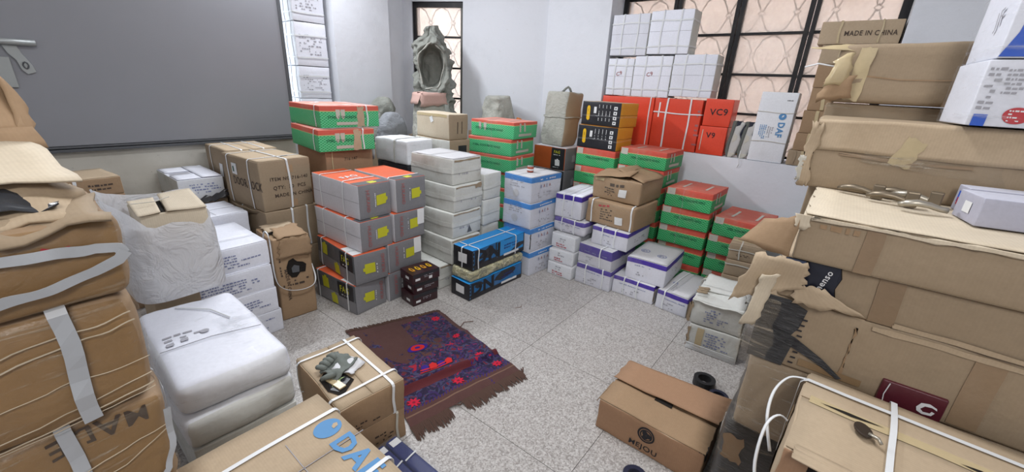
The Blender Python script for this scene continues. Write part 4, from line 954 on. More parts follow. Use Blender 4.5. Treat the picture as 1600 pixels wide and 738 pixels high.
# ================================================================== CANVAS SACKS BY THE END WALL
def blob(name, label, cat, loc, rings, mat, group=None, seed=1, amp=.02, freq=6, n=20, rz=0, name2='body', pocket=None):
    """closed soft shape: rings of (z, rx, ry, dx, dy, squareness)"""
    t = thing(name, label, cat, group, loc, rz); vs = []; f = []; off = Vector((seed * 1.7, seed * .9, seed * 2.1))
    for (z, rx, ry, dx, dy, sq) in rings:
        for k in range(n):
            a = 2 * PI * k / n; c, s = math.cos(a), math.sin(a)
            e = sq; x = math.copysign(abs(c) ** e, c) * rx; y = math.copysign(abs(s) ** e, s) * ry
            p = Vector((x + dx, y + dy, z)); q0 = pocket(p) if pocket else p; mv = q0 - p; p0_ = p.copy(); p += noise.noise_vector(p * freq + off) * amp * (0.3 if z < .01 else 1)
            w = noise.noise(p * freq * 3 + off) * amp * .8; w += (.5 - abs(noise.noise(Vector((p.x * 3, p.y * 3, p.z * 1.1)) * freq + off)) * 2) * amp * .9 + (.5 - abs(noise.noise(Vector((p.x, p.y, p.z * 3.0)) * freq * 1.6 + off * 2)) * 2) * amp * .5; d = Vector((x, y, 0)).normalized() if rx > 0.001 else Vector((0, 0, 1))
            p += d * w
            if pocket:
                k_ = 1.0 if mv.length < .02 else .35
                p = q0 + (p - p0_) * k_
            p.z = max(p.z, 0.0); vs.append(p)
    m = len(rings)
    for j in range(m - 1):
        for k in range(n): l = (k + 1) % n; f.append([j * n + k, j * n + l, (j + 1) * n + l, (j + 1) * n + k])
    f.append([k for k in reversed(range(n))]); f.append([(m - 1) * n + k for k in range(n)])
    o = mesh_obj(name2, vs, f, mat, t, True); md = o.modifiers.new('sub', 'SUBSURF'); md.levels = 1; md.render_levels = 1
    return t, o
def rings(h, prof, sq=.5, n=14, dx=(0, 0), dy=(0, 0)):
    out = []
    for i in range(n + 1):
        t = i / n; k = t * (len(prof) - 1); a = int(min(k, len(prof) - 2)); u = k - a
        rx = prof[a][0] * (1 - u) + prof[a + 1][0] * u; ry = prof[a][1] * (1 - u) + prof[a + 1][1] * u
        out.append((h * t, rx, ry, dx[0] + (dx[1] - dx[0]) * t, dy[0] + (dy[1] - dy[0]) * t, sq))
    return out
# hidden cartons that carry the sacks
for k, (x, y, z, l, r, h, a, lb) in enumerate([
    (2.60, 2.87, 0, .40, .40, .43, 23, 'storage carton on the floor under the grey wrapped parcel'),
    (2.60, 2.87, .431, .40, .40, .43, 23, 'storage carton that carries the grey wrapped parcel'),
    (3.25, 2.50, 0, .50, .34, .43, 23, 'storage carton on the floor below the pale cone shaped sack'),
    (3.25, 2.50, .431, .50, .34, .52, 23, 'storage carton that carries the pale cone shaped sack'),
    (2.30, 3.37, 0, .35, .40, .45, 0, 'storage carton on the floor by the pillar under the slumped sack'),
    (2.30, 3.37, .451, .35, .40, .36, 0, 'storage carton by the pillar that carries the slumped sack'),
    (2.94, 3.17, 0, .42, .27, .46, 23, 'storage carton on the floor below the hooded sack'),
    (2.94, 3.17, .461, .42, .27, .40, 23, 'storage carton that carries the tall hooded sack')]):
    carton('storage_carton', lb, (x, y, z, a, l, r, h), [GREYB], crumple=.004)
# tall hooded sack, its mouth gaping toward the room
def mouth(p):
    # mouth faces (-x,-y); push the surface in inside an ellipse
    d = Vector((p.x, p.y, 0)); ang = math.atan2(p.y, p.x)
    da = (ang - (-2.30) + PI) % (2 * PI) - PI
    u = da / .80; v = (p.z - .66) / .225; e = u * u + v * v
    if e < 1: k = min(1.0, (1 - e) * 1.8); k = k * k * (3 - 2 * k); p = Vector((p.x - .23 * k * math.cos(-2.30), p.y - .23 * k * math.sin(-2.30), p.z))
    elif e < 1.9: k = 1 - abs(e - 1.35) / .55; p = Vector((p.x * (1 + .14 * k), p.y * (1 + .14 * k), p.z))
    return p
hs, hb = blob('hooded_sack', 'tall grey canvas sack standing open like a hood before the narrow window', 'sack', (2.985, 3.42, .863),
     rings(1.02, [(.16, .17), (.175, .18), (.17, .17), (.145, .16), (.15, .155), (.16, .165), (.165, .17), (.15, .165), (.11, .14), (.04, .07)], .85, 70, (0.02, 0), (-.05, .0)), CANVAS, 'grey canvas sacks', 3, .030, 5, 110, pocket=mouth)
pts = []
for k in range(24):
    a = 2 * PI * k / 24; w_ = 1 + .10 * math.sin(2 * a + 1) + .06 * math.sin(5 * a); aa = -2.30 + .80 * w_ * math.cos(a); zz = .66 + .225 * w_ * math.sin(a); R_ = .160 + .014 * math.sin(3 * a)
    pts.append((R_ * math.cos(aa), R_ * math.sin(aa), zz))
MB().tube(pts, [.007 + .004 * math.sin(k * 1.9) for k in range(24)], 6, True).build('rolled_rim', CANVASL, hs, True)
wp, _ = blob('wrapped_parcel', 'grey wrapped parcel with a faded pink top in front of the hooded sack', 'parcel', (2.70, 3.13, .863),
     rings(.42, [(.15, .15), (.155, .15), (.14, .135), (.135, .13), (.13, .125), (.10, .10)], .45, 16), CANVASL, None, 5, .018, 7, 28, rz=-.4)
t = wp
sheet('pink_cover', PINKC, [(-.12, .13, .425), (-.12, -.13, .425), (.12, -.13, .425), (.12, .13, .425)], t, 8, 8, .008, .008, .004, 5)
sheet('hanging_edge', PINKC, [(-.12, .13, .425), (-.12, -.13, .425), (-.150, -.135, .33), (-.150, .13, .32)], t, 6, 4, .006, .008, seed=6)
sheet('hanging_edge', PINKC, [(-.12, -.13, .425), (.12, -.13, .425), (.13, -.145, .33), (-.13, -.145, .31)], t, 6, 4, .006, .008, seed=7)
blob('cone_sack', 'pale canvas sack tapering to a flat top beside the green nail cartons', 'sack', (3.32, 2.80, .952),
     rings(.34, [(.16, .19), (.15, .18), (.13, .155), (.12, .14), (.115, .13)], .6, 12), CANVASL, None, 8, .022, 8, 28, rz=-.4)
blob('slumped_sack', 'slumped dark canvas sack against the white pillar', 'sack', (2.47, 3.60, .812),
     rings(.42, [(.13, .14), (.15, .15), (.12, .13), (.10, .12), (.12, .12), (.06, .06)], .9, 12, (0, .05), (0, 0)), CANVAS, None, 12, .035, 7, 24)
blob('slumped_sack', 'rounded blue grey canvas sack behind the tan carton', 'sack', (2.42, 3.34, .812),
     rings(.30, [(.12, .08), (.15, .10), (.14, .10), (.11, .10), (.05, .05)], .9, 10), canvas_mat('blue_grey_canvas', (.26, .275, .30)), None, 14, .02, 7, 24)
blob('orange_bag', 'crumpled orange plastic bag behind the nail cartons', 'bag', (3.39, 2.585, .953),
     rings(.14, [(.06, .07), (.07, .08), (.05, .06), (.02, .02)], .9, 8), paper_mat('orange_plastic', (.60, .17, .03), rough=.35, wear=.1, bump=.9), None, 21, .03, 14, 18)
# tall wrapped bundle against the column
b = carton('wrapped_bundle', 'tall canvas wrapped bundle leaning on the white column behind the rust orange carton', (3.215, 1.965, .887, -8, .26, .22, .475), [GREYB, CANVASL, CANVASL], 'bundle', crumple=.016, bulge=.008, rad=.025, freq=8, lean=(.03, -.02))
MB().tube([(.10, .12, .47), (.11, .09, .50), (.12, .07, .515), (.13, .06, .50), (.14, .05, .47)], .010, 6).build('tied_end', CANVAS, b.root, True)
b.strap('z', .26, CANVASL, .012, .006, name='cord')
# ================================================================== THINGS ON THE WINDOW SILL
def sillbox(nm, label, cat, y0, y1, z0, z1, x0, x1, mats, group=None, **kw):
    return carton(nm, label, (x0, y0, z0, 0, y1 - y0, x1 - x0, z1 - z0), mats, cat, group, **kw)
RG = 'red cartons standing on the window sill'
b = sillbox('red_carton', 'large red carton on the sill crossed by white straps', 'carton', .945, 1.335, .937, 1.352, 3.66, 3.86, [REDG, REDG, REDG], RG, crumple=.004)
b.strap('z', .30, STRAP, .009, .004); b.strap('y', .28, STRAP, .014, .004); b.strap('y', .14, STRAP, .012, .004, tilt=.05); b.rect('pale_strip', 'L', .04, .26, .012, .12, LABEL); b.scribble('L', .36, .05, .012, .3, 8, INKRF)
sillbox('red_carton', 'red carton at the left end of the sill behind the black printed cartons', 'carton', 1.345, 1.83, .937, 1.350, 3.66, 3.86, [REDG, REDG, REDG], RG, crumple=.004).strap('y', .03, STRAP, .009)
b = sillbox('red_carton', 'upper small red carton on the sill with black handwriting', 'carton', .722, .925, 1.160, 1.368, 3.66, 3.86, [REDG, REDG, REDG], RG, crumple=.003); b.text('L', 'VC9', .045, .085, .07, INKK, rot=.05)
b = sillbox('red_carton', 'lower small red carton on the sill with black handwriting', 'carton', .728, .935, .937, 1.158, 3.66, 3.86, [REDG, REDG, REDG], RG, crumple=.003); b.text('L', 'V9', .06, .13, .06, INKK, rot=.05); b.rect('pale_strip', 'L', .025, .03, .006, .16, LABELG)
WG = 'white strapped cartons stacked in the window'
for lb, y0, y1, z0, z1, txt in [('lower left white strapped carton in the window', 1.575, 1.815, 1.354, 1.660, 'C9'), ('lower middle white strapped carton in the window with red marks', 1.245, 1.568, 1.354, 1.680, 'C9'), ('lower right white strapped carton in the window, widest of the lower three', .905, 1.236, 1.370, 1.690, ''),
    ('upper left white strapped carton in the window', 1.490, 1.818, 1.684, 2.005, ''), ('upper right white strapped carton in the window under the frame rail', 1.140, 1.480, 1.694, 2.018, '')]:
    b = sillbox('white_carton', lb, 'carton', y0, y1, z0, z1, 3.665, 3.855, [DIRTYW, WHITEC, WHITE], WG, crumple=.004, bulge=.004)
    L_ = y1 - y0; b.strap('y', L_ * .28, STRAP, .011); b.strap('y', L_ * .7, STRAP, .011); b.strap('z', .06, STRAP, .011, tilt=.0); b.strap('z', .25, STRAP, .011)
    if txt: b.text('L', txt, L_ * .38, .16, .045, INKRF, rot=.3)
    b.rect('side_crease', 'L', .0, (z1 - z0) * .52, L_, .002, INKG, .001)
# shoes
SHOED2 = flat('grey_green_sole', (.12, .13, .12), .7)
SHR = (Matrix(((0, 1, 0), (0, 0, -1), (-1, 0, 0))) @ Matrix.Rotation(math.radians(5), 3, 'Y')).to_euler()
def shoe(label, loc, rot):
    t = thing('shoe', label, 'shoe', 'grey and white sports shoes on the sill', loc, rot=rot)
    def slab(name, prof, w, mat, bev, y=0.0):
        v = [(x, y - w, z) for x, z in prof] + [(x, y + w, z) for x, z in prof]; n = len(prof)
        f = [list(range(n)), [n + k for k in reversed(range(n))]] + [[k, n + k, n + (k + 1) % n, (k + 1) % n] for k in range(n)]
        o = mesh_obj(name, v, f, mat, t, False)
        bm_ = bmesh.new(); bm_.from_mesh(o.data); bmesh.ops.recalc_face_normals(bm_, faces=bm_.faces); bm_.to_mesh(o.data); bm_.free()
        m_ = o.modifiers.new('bevel', 'BEVEL'); m_.width = bev; m_.segments = 3; m_.limit_method = 'ANGLE'; return o
    slab('sole', [(-.135, .0), (-.06, .004), (.04, .002), (.10, .006), (.135, .022), (.142, .036), (.125, .034), (.05, .024), (-.05, .026), (-.138, .028)], .040, SHOED2, .005)
    slab('upper', [(-.132, .024), (-.138, .055), (-.128, .092), (-.095, .082), (-.045, .072), (-.010, .090), (.035, .090), (.075, .086), (.110, .078), (.134, .060), (.144, .034), (.12, .022), (.0, .020)], .036, LEATHER, .014)
    slab('collar', [(-.134, .088), (-.118, .104), (-.085, .094), (-.045, .082), (-.015, .100), (-.005, .088), (-.045, .066), (-.095, .072)], .030, SHOED, .006)
    slab('tongue', [(-.030, .082), (-.020, .116), (.000, .112), (.02, .084)], .018, LEATHER, .005)
    slab('toe_cap', [(.095, .022), (.098, .084), (.118, .078), (.138, .060), (.148, .034), (.13, .020)], .0375, LABELG, .012)
    slab('side_patch', [(-.05, .030), (-.03, .062), (.0, .064), (.03, .034)], .0372, LABELG, .003)
    slab('heel_patch', [(-.136, .030), (-.140, .060), (-.110, .058), (-.095, .030)], .0372, SHOED, .004)
    for k in range(5): MB().tube([(.015 + k * .013, -.024, .088 - k * .002), (.018 + k * .013, 0, .099 - k * .003), (.022 + k * .013, .024, .088 - k * .002)], .003, 5).build('lace', LABEL, t, True)
    return t
shoe('sports shoe standing on its toe beside the small red cartons', (3.705, .712, 1.080), SHR)
shoe('sports shoe standing on its toe beside the white carton with a blue logo', (3.715, .628, 1.080), SHR)
MB().tube([(3.655, .60, 1.0), (3.64, .60, .95), (3.638, .59, .90), (3.642, .60, .87)], .003, 5).build('shoe_lace', LABEL); tag(bpy.data.objects['shoe_lace'], 'loose shoe lace hanging over the edge of the sill', 'lace')
b = sillbox('blue_logo_carton', 'white carton with blue round logo bound with cord on the sill', 'carton', .318, .548, .937, 1.437, 3.66, 3.84, [WHITE, WHITE, WHITE], None, crumple=.004)
b.poly('round_logo', 'L', [(.024 * math.cos(a), .024 * math.sin(a)) for a in [k * PI / 10 for k in range(20)]], INKLB, u=.165, v=.335)
b.poly('logo_gap', 'L', [(0, 0), (.012, .006), (.014, .018), (.004, .016)], WHITE, u=.160, v=.328, off=.003)
b.text('L', 'DAF', .150, .295, .055, INKLB, rot=-PI / 2); b.scribble('L', .035, .27, .10, .05, 4, INKLB, rot=-PI / 2, fill=.9); b.scribble('L', .09, .27, .10, .04, 3, INKG, rot=-PI / 2)
b.strap('z', .15, STRING, .004, .004, name='cord'); b.strap('z', .36, STRING, .004, .004, name='cord'); b.scribble('L', .17, .44, .04, .012, 1, INKK, fill=1)
# small tan cartons piled at the right end of the window and the export carton on top
for k, (z0, z1, y0, y1, m, lb) in enumerate([(.937, 1.045, .150, .290, GREYB, 'lowest small carton of the pile at the right of the sill, greenish tape'), (1.046, 1.170, .140, .272, KRAFT, 'second small carton of the pile, clear tape round it'), (1.171, 1.325, .130, .262, KRAFT, 'third small carton of the pile, torn end'),
        (1.326, 1.475, .120, .250, KRAFT, 'fourth small carton of the pile beside the window bars'), (1.476, 1.625, .110, .255, KRAFT, 'fifth small carton of the pile'), (1.626, 1.745, .100, .262, TAN, 'top small carton of the pile under the export carton')]):
    b = sillbox('small_tan_carton', lb, 'carton', y0, y1, z0, z1, 3.66, 3.85, [m], 'small tan cartons piled at the right of the window', crumple=.005); b.strap('y', .05, TAPEY, .02, .002, name='tape')
    if k == 0: b.strap('y', .10, GREYB, .02, .003, name='tape')
b = sillbox('export_carton', 'brown export carton lying on top of the small tan cartons by the window', 'carton', -.12, .295, 1.747, 1.885, 3.66, 3.86, [TAN, TAN, TAN], None, crumple=.003)
b.text('L', 'MADE IN CHINA', .13, .05, .042, INKB, squash=.8); b.strap('y', .10, TAPEY, .008); b.strap('y', .33, TAPEY, .012, tilt=.02, seed=3)
for z0, z1, lb in ((.937, 1.34, 'plain carton standing on the sill below the export carton'), (1.341, 1.745, 'plain carton on the sill right under the export carton')):
    pass

# ================================================================== LEFT FOREGROUND
LBg = 'large wrapped brown cartons at the left edge'
b = carton('wrapped_carton', 'lowest large film wrapped carton at the left edge, upside down lettering', (-.43, 1.00, .498, 0, .34, .540, .240), [WRAPK, WRAPK, KRAFT], group=LBg, crumple=.012, bulge=.010, rad=.03)
b.text('F', 'MADE', .548 - .04, .225, .050, INKB, rot=PI, squash=1.0); b.strap('y', .10, STRAPG, .010, .004)
b.strap('x', .395, STRAPG, .022, .006); b.film(FILM, .004)
for v0, v1 in ((.10, .15), (.14, .16)): b.ribbon('F', [(.36, v0), (.46, v0 + .01), (.535, v1)], .0015, flat('film_fold_low', (.50, .42, .31), .25, spec=.7), .008, 'film_fold_and_glint')
b.ribbon('F', [(.46, .0), (.50, .03), (.525, .055), (.535, .10), (.538, .2)], .012, STRAPG, .008)
b = carton('wrapped_carton', 'middle large film wrapped carton at the left edge with a wide grey strap', (-.44, .995, .740, 0, .34, .548, .236), [WRAPK, WRAPK, KRAFT], group=LBg, crumple=.014, bulge=.012, rad=.03)
b.strap('x', .447, STRAPG, .026, .0085, .0); b.film(FILM, .005)
FOLD = flat('film_fold_and_glint', (.52, .44, .33), .25, spec=.7)
for v0, v1, ww in ((.172, .205, .0018), (.150, .188, .0022), (.030, .052, .0016), (.012, .030, .002), (.006, .020, .0012), (.088, .092, .001)): b.ribbon('F', [(.30, v0), (.42, v0 + (v1 - v0) * .4 + .003), (.48, v0 + (v1 - v0) * .75 - .002), (.545, v1)], ww, FOLD, .0062, 'film_fold_and_glint')
b = carton('wrapped_carton', 'top large brown carton at the left edge bound by two grey straps, lid torn open', (-.44, .985, .978, 0, .35, .555, .150), [WRAPK, WRAPK, KRAFT], group=LBg, crumple=.012, bulge=.008, rad=.02)
b.film(FILM, .003)
b.ribbon('F', [(.20, .112), (.40, .108), (.47, .106), (.52, .102), (.548, .092), (.554, .08)], .016, STRAPG, .011)
b.ribbon('F', [(.20, .010), (.40, .045), (.46, .054), (.51, .062), (.546, .072), (.556, .084)], .018, STRAPG, .013)
b.poly('red_mark', 'F', [(0, .008), (.02, 0), (.035, .004), (.036, .008), (.02, .005), (.002, .012)], INKR, u=.455, v=.105, off=.006)
t = b.root; z = .15
# torn lid layers
sheet('torn_flap', GREYB, [(-.02, -.012, z), (.545, -.014, z - .010), (.540, .10, z + .012), (-.02, .10, z + .02)], t, 22, 5, .010, .009, .006, 51, 14)
sheet('torn_flap', TAN, [(-.02, .02, z + .012), (.53, .02, z + .004), (.53, .14, z + .03), (-.02, .14, z + .04)], t, 22, 5, .010, .009, .006, 52, 14)
sheet('dark_packing', flat('dark_packed_film', (.03, .033, .04), .25, spec=.7), [(-.02, .05, z + .028), (.50, .05, z + .018), (.49, .12, z + .045), (-.02, .12, z + .055)], t, 18, 4, .012, .006, .003, 53, 20)
sheet('torn_flap', GREYB, [(.28, .09, z + .045), (.54, .09, z + .025), (.50, .17, z + .06), (.28, .17, z + .07)], t, 12, 4, .012, .012, .006, 57, 16)
sheet('flap', PALE, [(-.02, .085, z + .080), (.535, .085, z + .055), (.505, .30, z + .098), (-.02, .30, z + .108)], t, 14, 6, .006, .006, .005, 54, 9)
sheet('flap', KRAFT, [(-.02, .31, z + .090), (.522, .31, z + .085), (.512, .325, z + .125), (-.02, .325, z + .118)], t, 10, 3, .004, .003, .004, 55)
sheet('flap', KRAFT, [(-.02, .325, z + .100), (.505, .325, z + .118), (.49, .38, z + .215), (-.02, .38, z + .225)], t, 10, 6, .006, .004, .005, 56)
sheet('flap_edge', KRAFT, [(.49, .322, z + .110), (.512, .330, z + .110), (.515, .36, z + .17), (.485, .382, z + .235)], t, 3, 6, .004, .004, .008, 58)
carton('wrapped_carton', 'large carton under the film wrapped ones at the left edge', (-.43, 1.00, .25, 0, .34, .53, .247), [KRAFT], group=LBg, crumple=.005)
carton('wrapped_carton', 'large carton on the floor at the very bottom left', (-.43, 1.00, 0, 0, .34, .53, .249), [KRAFT], group=LBg, crumple=.005)
# big white wrapped package
b = carton('white_package', 'upper part of the big white plastic wrapped package, lit top painted lighter', (.177, 1.352, .372, -2.3, .600, .315, .116), [WHITE, WHITE, WHITEC], 'package', 'big white wrapped packages', crumple=.010, bulge=.012, rad=.030)  # light on the top put into the colour, whiter than the sides
b.scribble('T', .03, .30, .12, .05, 2, INKG, fill=.9); b.poly('round_stamp', 'T', [(.014 * math.cos(a), .014 * math.sin(a)) for a in [k * PI / 8 for k in range(16)]], INKG, u=.14, v=.30, off=.004)
b.rect('dark_stamp', 'T', .03, .27, .02, .02, INKG, .004); b.rect('dark_stamp', 'T', .07, .275, .02, .02, INKG, .004)
b.strap('y', .24, FILMW, .006, .006); b.film(FILMW, .006)
MB().tube([b.pt('T', .005, .245, .006), b.pt('T', .15, .235, .007), b.pt('T', .30, .20, .006)], .0016, 5).build('string', INKG, b.root)
MB().tube([b.pt('T', .12, .55, .006), b.pt('T', .20, .45, .007), b.pt('T', .24, .33, .006)], .003, 5).build('wrap_fold', STRAP, b.root)
b = carton('white_package', 'lower part of the big white plastic wrapped package, shade painted into its front', (.172, 1.348, .250, -2.0, .610, .325, .121), [DIRTYW, WHITE, WHITE], 'package', 'big white wrapped packages', crumple=.010, bulge=.010, rad=.025); b.film(FILMW, .006)  # shade of the front painted in with a darker, greyer board
b.strap('z', .105, FILMW, .006, .006)
b = carton('white_package', 'white wrapped package on the floor under the big one', (.178, 1.352, 0, -2, .60, .315, .249), [DIRTYW], 'package', 'big white wrapped packages', crumple=.005)
# plastic bag with a small brown carton in it
b = carton('brown_carton', 'brown carton with a split lid inside the milky plastic bag', (.298, 2.01, .500, -2, .225, .215, .350), [PALE, PALE, PALE], crumple=.004)
t = b.root; z = .35
sheet('flap', PALE, [(.085, -.005, z + .004), (.215, -.005, z + .004), (.215, .22, z + .035), (.10, .22, z + .03)], t, amp=.004, seed=61, thick=.004)
sheet('flap', PALE, [(-.005, -.01, z + .002), (.065, -.005, z + .008), (.085, .22, z + .012), (-.0, .22, z + .012)], t, amp=.004, seed=62, thick=.004)
sheet('dark_gap', DARK, [(.064, .01, z + .002), (.085, .01, z + .002), (.10, .2, z + .003), (.085, .2, z + .003)], t, 3, 5, .001, .002, .001, 63)
MB().tube([(.0, .12, z + .022), (.07, .10, z + .025), (.12, .11, z + .035)], .002, 5).build('string', STRING, t)
carton('storage_carton', 'plain carton on the floor under the bagged carton', (.27, 2.01, 0, 0, .235, .155, .245), [GREYB], crumple=.003)
carton('storage_carton', 'plain carton that carries the bagged carton', (.27, 2.01, .246, 0, .235, .155, .25), [GREYB], crumple=.003)
bt = thing('plastic_bag', 'milky white plastic bag standing open around a brown carton', 'bag', None, (.385, 2.115, .498), 0)
vs = []; f = []; n = 48; m = 18
for j in range(m + 1):
    t_ = j / m
    for k in range(n):
        a = 2 * PI * k / n; c, s = math.cos(a), math.sin(a)
        rx = .150 + .006 * math.sin(t_ * 4); ry = .148
        e = .45
        x = math.copysign(abs(c) ** e, c) * rx; y = math.copysign(abs(s) ** e, s) * ry
        # rim height: high at the left and back, dipping at the front right
        left = max(0, -c); front = max(0, -s)
        hh = .345 + .10 * left ** 2 + .03 * max(0, s) - .07 * front * max(0, .5 + c * .5)
        z = hh * t_; p = Vector((x, y, z))
        flare = max(0, t_ - .7) * .10 * (left + .25 * front); p.x += -flare * left; p.y -= flare * front * .3
        w = noise.noise_vector(Vector((x * 7, y * 7, z * 5)) + Vector((4, 9, 2))) * (.014 + .022 * t_ * t_); w2 = noise.noise_vector(Vector((x * 26, y * 26, z * 15))) * (.004 + .006 * t_)
        p += w + w2; p.z = max(p.z, 0.002); vs.append(p)
for j in range(m):
    for k in range(n): l = (k + 1) % n; f.append([j * n + k, j * n + l, (j + 1) * n + l, (j + 1) * n + k])
mesh_obj('film', vs, f, BAGM, bt, True)
# glove carton
b = carton('strapped_carton', 'strapped tan carton in front of the rug with gloves and packets on its torn lid', (.546, 1.136, .145, -5.3, .400, .256, .140), [KRAFT, KRAFT, TAN], group='pair of strapped cartons in front of the rug', crumple=.005, bulge=.004)
b.flaps(TAN, along='y', at=.5, jag=.001); b.strap('x', .205, STRAP, .011, .0065); b.strap('y', .065, STRAP, .011, .0085); b.strap('y', .360, STRAP, .009, .0085)
b.poly('torn_hole', 'T', [(.0, .12), (.03, .06), (.10, .12), (.085, .20), (.03, .23), (.0, .20)], DARK, u=.012, off=.0065)
b.poly('black_packet', 'T', [(.01, .12), (.03, .09), (.09, .13), (.075, .19), (.03, .20)], BLACKP, u=.012, off=.008)
b.poly('green_flash', 'T', [(.02, .13), (.045, .15), (.05, .125), (.058, .15), (.08, .155), (.058, .162), (.06, .185), (.045, .165), (.02, .18), (.035, .155)], flat('pale_green_print', (.45, .60, .30), .4), u=.012, off=.009)
b.scribble('F', .05, .02, .1, .03, 2, INKB, fill=.6); b.film(FILM, .003) if False else None
b = carton('strapped_carton', 'lower strapped tan carton on the floor under the one with gloves', (.548, 1.137, 0, -5, .40, .254, .144), [KRAFT, KRAFT, TAN], group='pair of strapped cartons in front of the rug', crumple=.006, bulge=.004)
b.strap('x', .215, LABELG, .010, .004); b.rect('round_print', 'F', .15, .04, .05, .06, INKB, .001) if False else b.scribble('F', .12, .04, .07, .05, 3, INKB, fill=.6)
gt = thing('glove', 'crumpled grey green work glove with white cuff on the strapped tan carton', 'glove', None, (.672, 1.335, .296), .5)
sheet('cuff', CLOTHW, [(-.035, -.065, .004), (.055, -.070, .006), (.060, .01, .012), (-.03, .02, .012)], gt, 8, 6, .006, .004, .004, 71, 22)
sheet('palm', GLOVE, [(-.075, -.03, .008), (.05, -.045, .014), (.055, .05, .022), (-.06, .06, .018)], gt, 14, 10, .014, .004, .005, 72, 26)
for k in range(4): MB().tube([(-.045 + .022 * k, .035, .020), (-.05 + .025 * k, .055, .030 + .004 * (k % 2)), (-.04 + .024 * k, .075, .018), (-.03 + .022 * k, .065, .010)], [.011, .011, .010, .007], 8).build('finger', GLOVE, gt, True)
MB().tube([(-.06, -.01, .016), (-.085, .005, .022), (-.095, .025, .014)], [.012, .011, .008], 8).build('thumb', GLOVE, gt, True)
tag(MB().box(0, 0, 0, .028, .085, .006).build('packet', TAPEY, None, bevel=.001), 'narrow tan card packet beside the green and black packet', 'packet'); o = bpy.data.objects['packet']; o.location = (.600, 1.225, .293); o.rotation_euler = (0, 0, .1)
# carton with the blue logo lying in front
b = carton('blue_logo_carton', 'tan carton with big blue round logo and letters at the bottom of the picture', (.10, .50, .185, 0, .655, .392, .205), [KRAFT, KRAFT, TAN], crumple=.003, bulge=.003)
b.flaps(TAN, along='x', at=.62, jag=.001); rx = b.r
b.strap('y', .545, STRAP, .013, .0075, -.0); b.strap('y', .27, STRAP, .013, .0075)
b.poly('round_logo', 'T', [(.040 * math.cos(a), .036 * math.sin(a)) for a in [k * PI / 14 for k in range(28)]] , INKLB, u=.335, v=.49, off=.0055)
b.poly('logo_gap', 'T', [(0, 0), (.016, .004), (.020, .016), (.010, .020), (.000, .012)], TAN, u=.345, v=.475, off=.0065); 
b.text('T', 'DAF', .310, .435, .085, INKLB, rot=-PI / 2, off=.0060, squash=1.1)
b.rect('pen_line', 'T', .05, .405, .35, .0022, INKG, .0055); b.rect('pen_line', 'T', .225, .02, .002, .5, INKG, .0055)
carton('storage_carton', 'plain carton on the floor under the blue logo carton', (.11, .51, 0, 0, .64, .375, .184), [KRAFT], crumple=.003)
# packets wrapped in clear film, on the floor
t = thing('packet_bundle', 'navy blue packets bundled in clear film on the floor beside the logo carton', 'bundle', None, (.560, .800, 0), 0)
for k in range(3):
    bb = Box(t, .30, .055, .055, 90 + k, .003, .003, .010); o = bb.body([NAVY], 'packet'); o.location = (.008 + .060 * k, .0, .0)
    for c_ in (bb.rect('pale_end', 'T', .008, .255, .04, .03, LABEL, .003), bb.ribbon('T', [(.0, .17), (.055, .18)], .006, STRAP, .004, 'film_fold_and_glint')): c_.location = (.008 + .060 * k, 0, 0)  # white ribbon paints a highlight onto each packet
bb = Box(t, .305, .190, .062, 95, .003, .005, .015); bb.body([glassy('glossy_clear_film', (.75, .78, .85), .68, .08, 14)], 'film').location = (0, 0, .001)
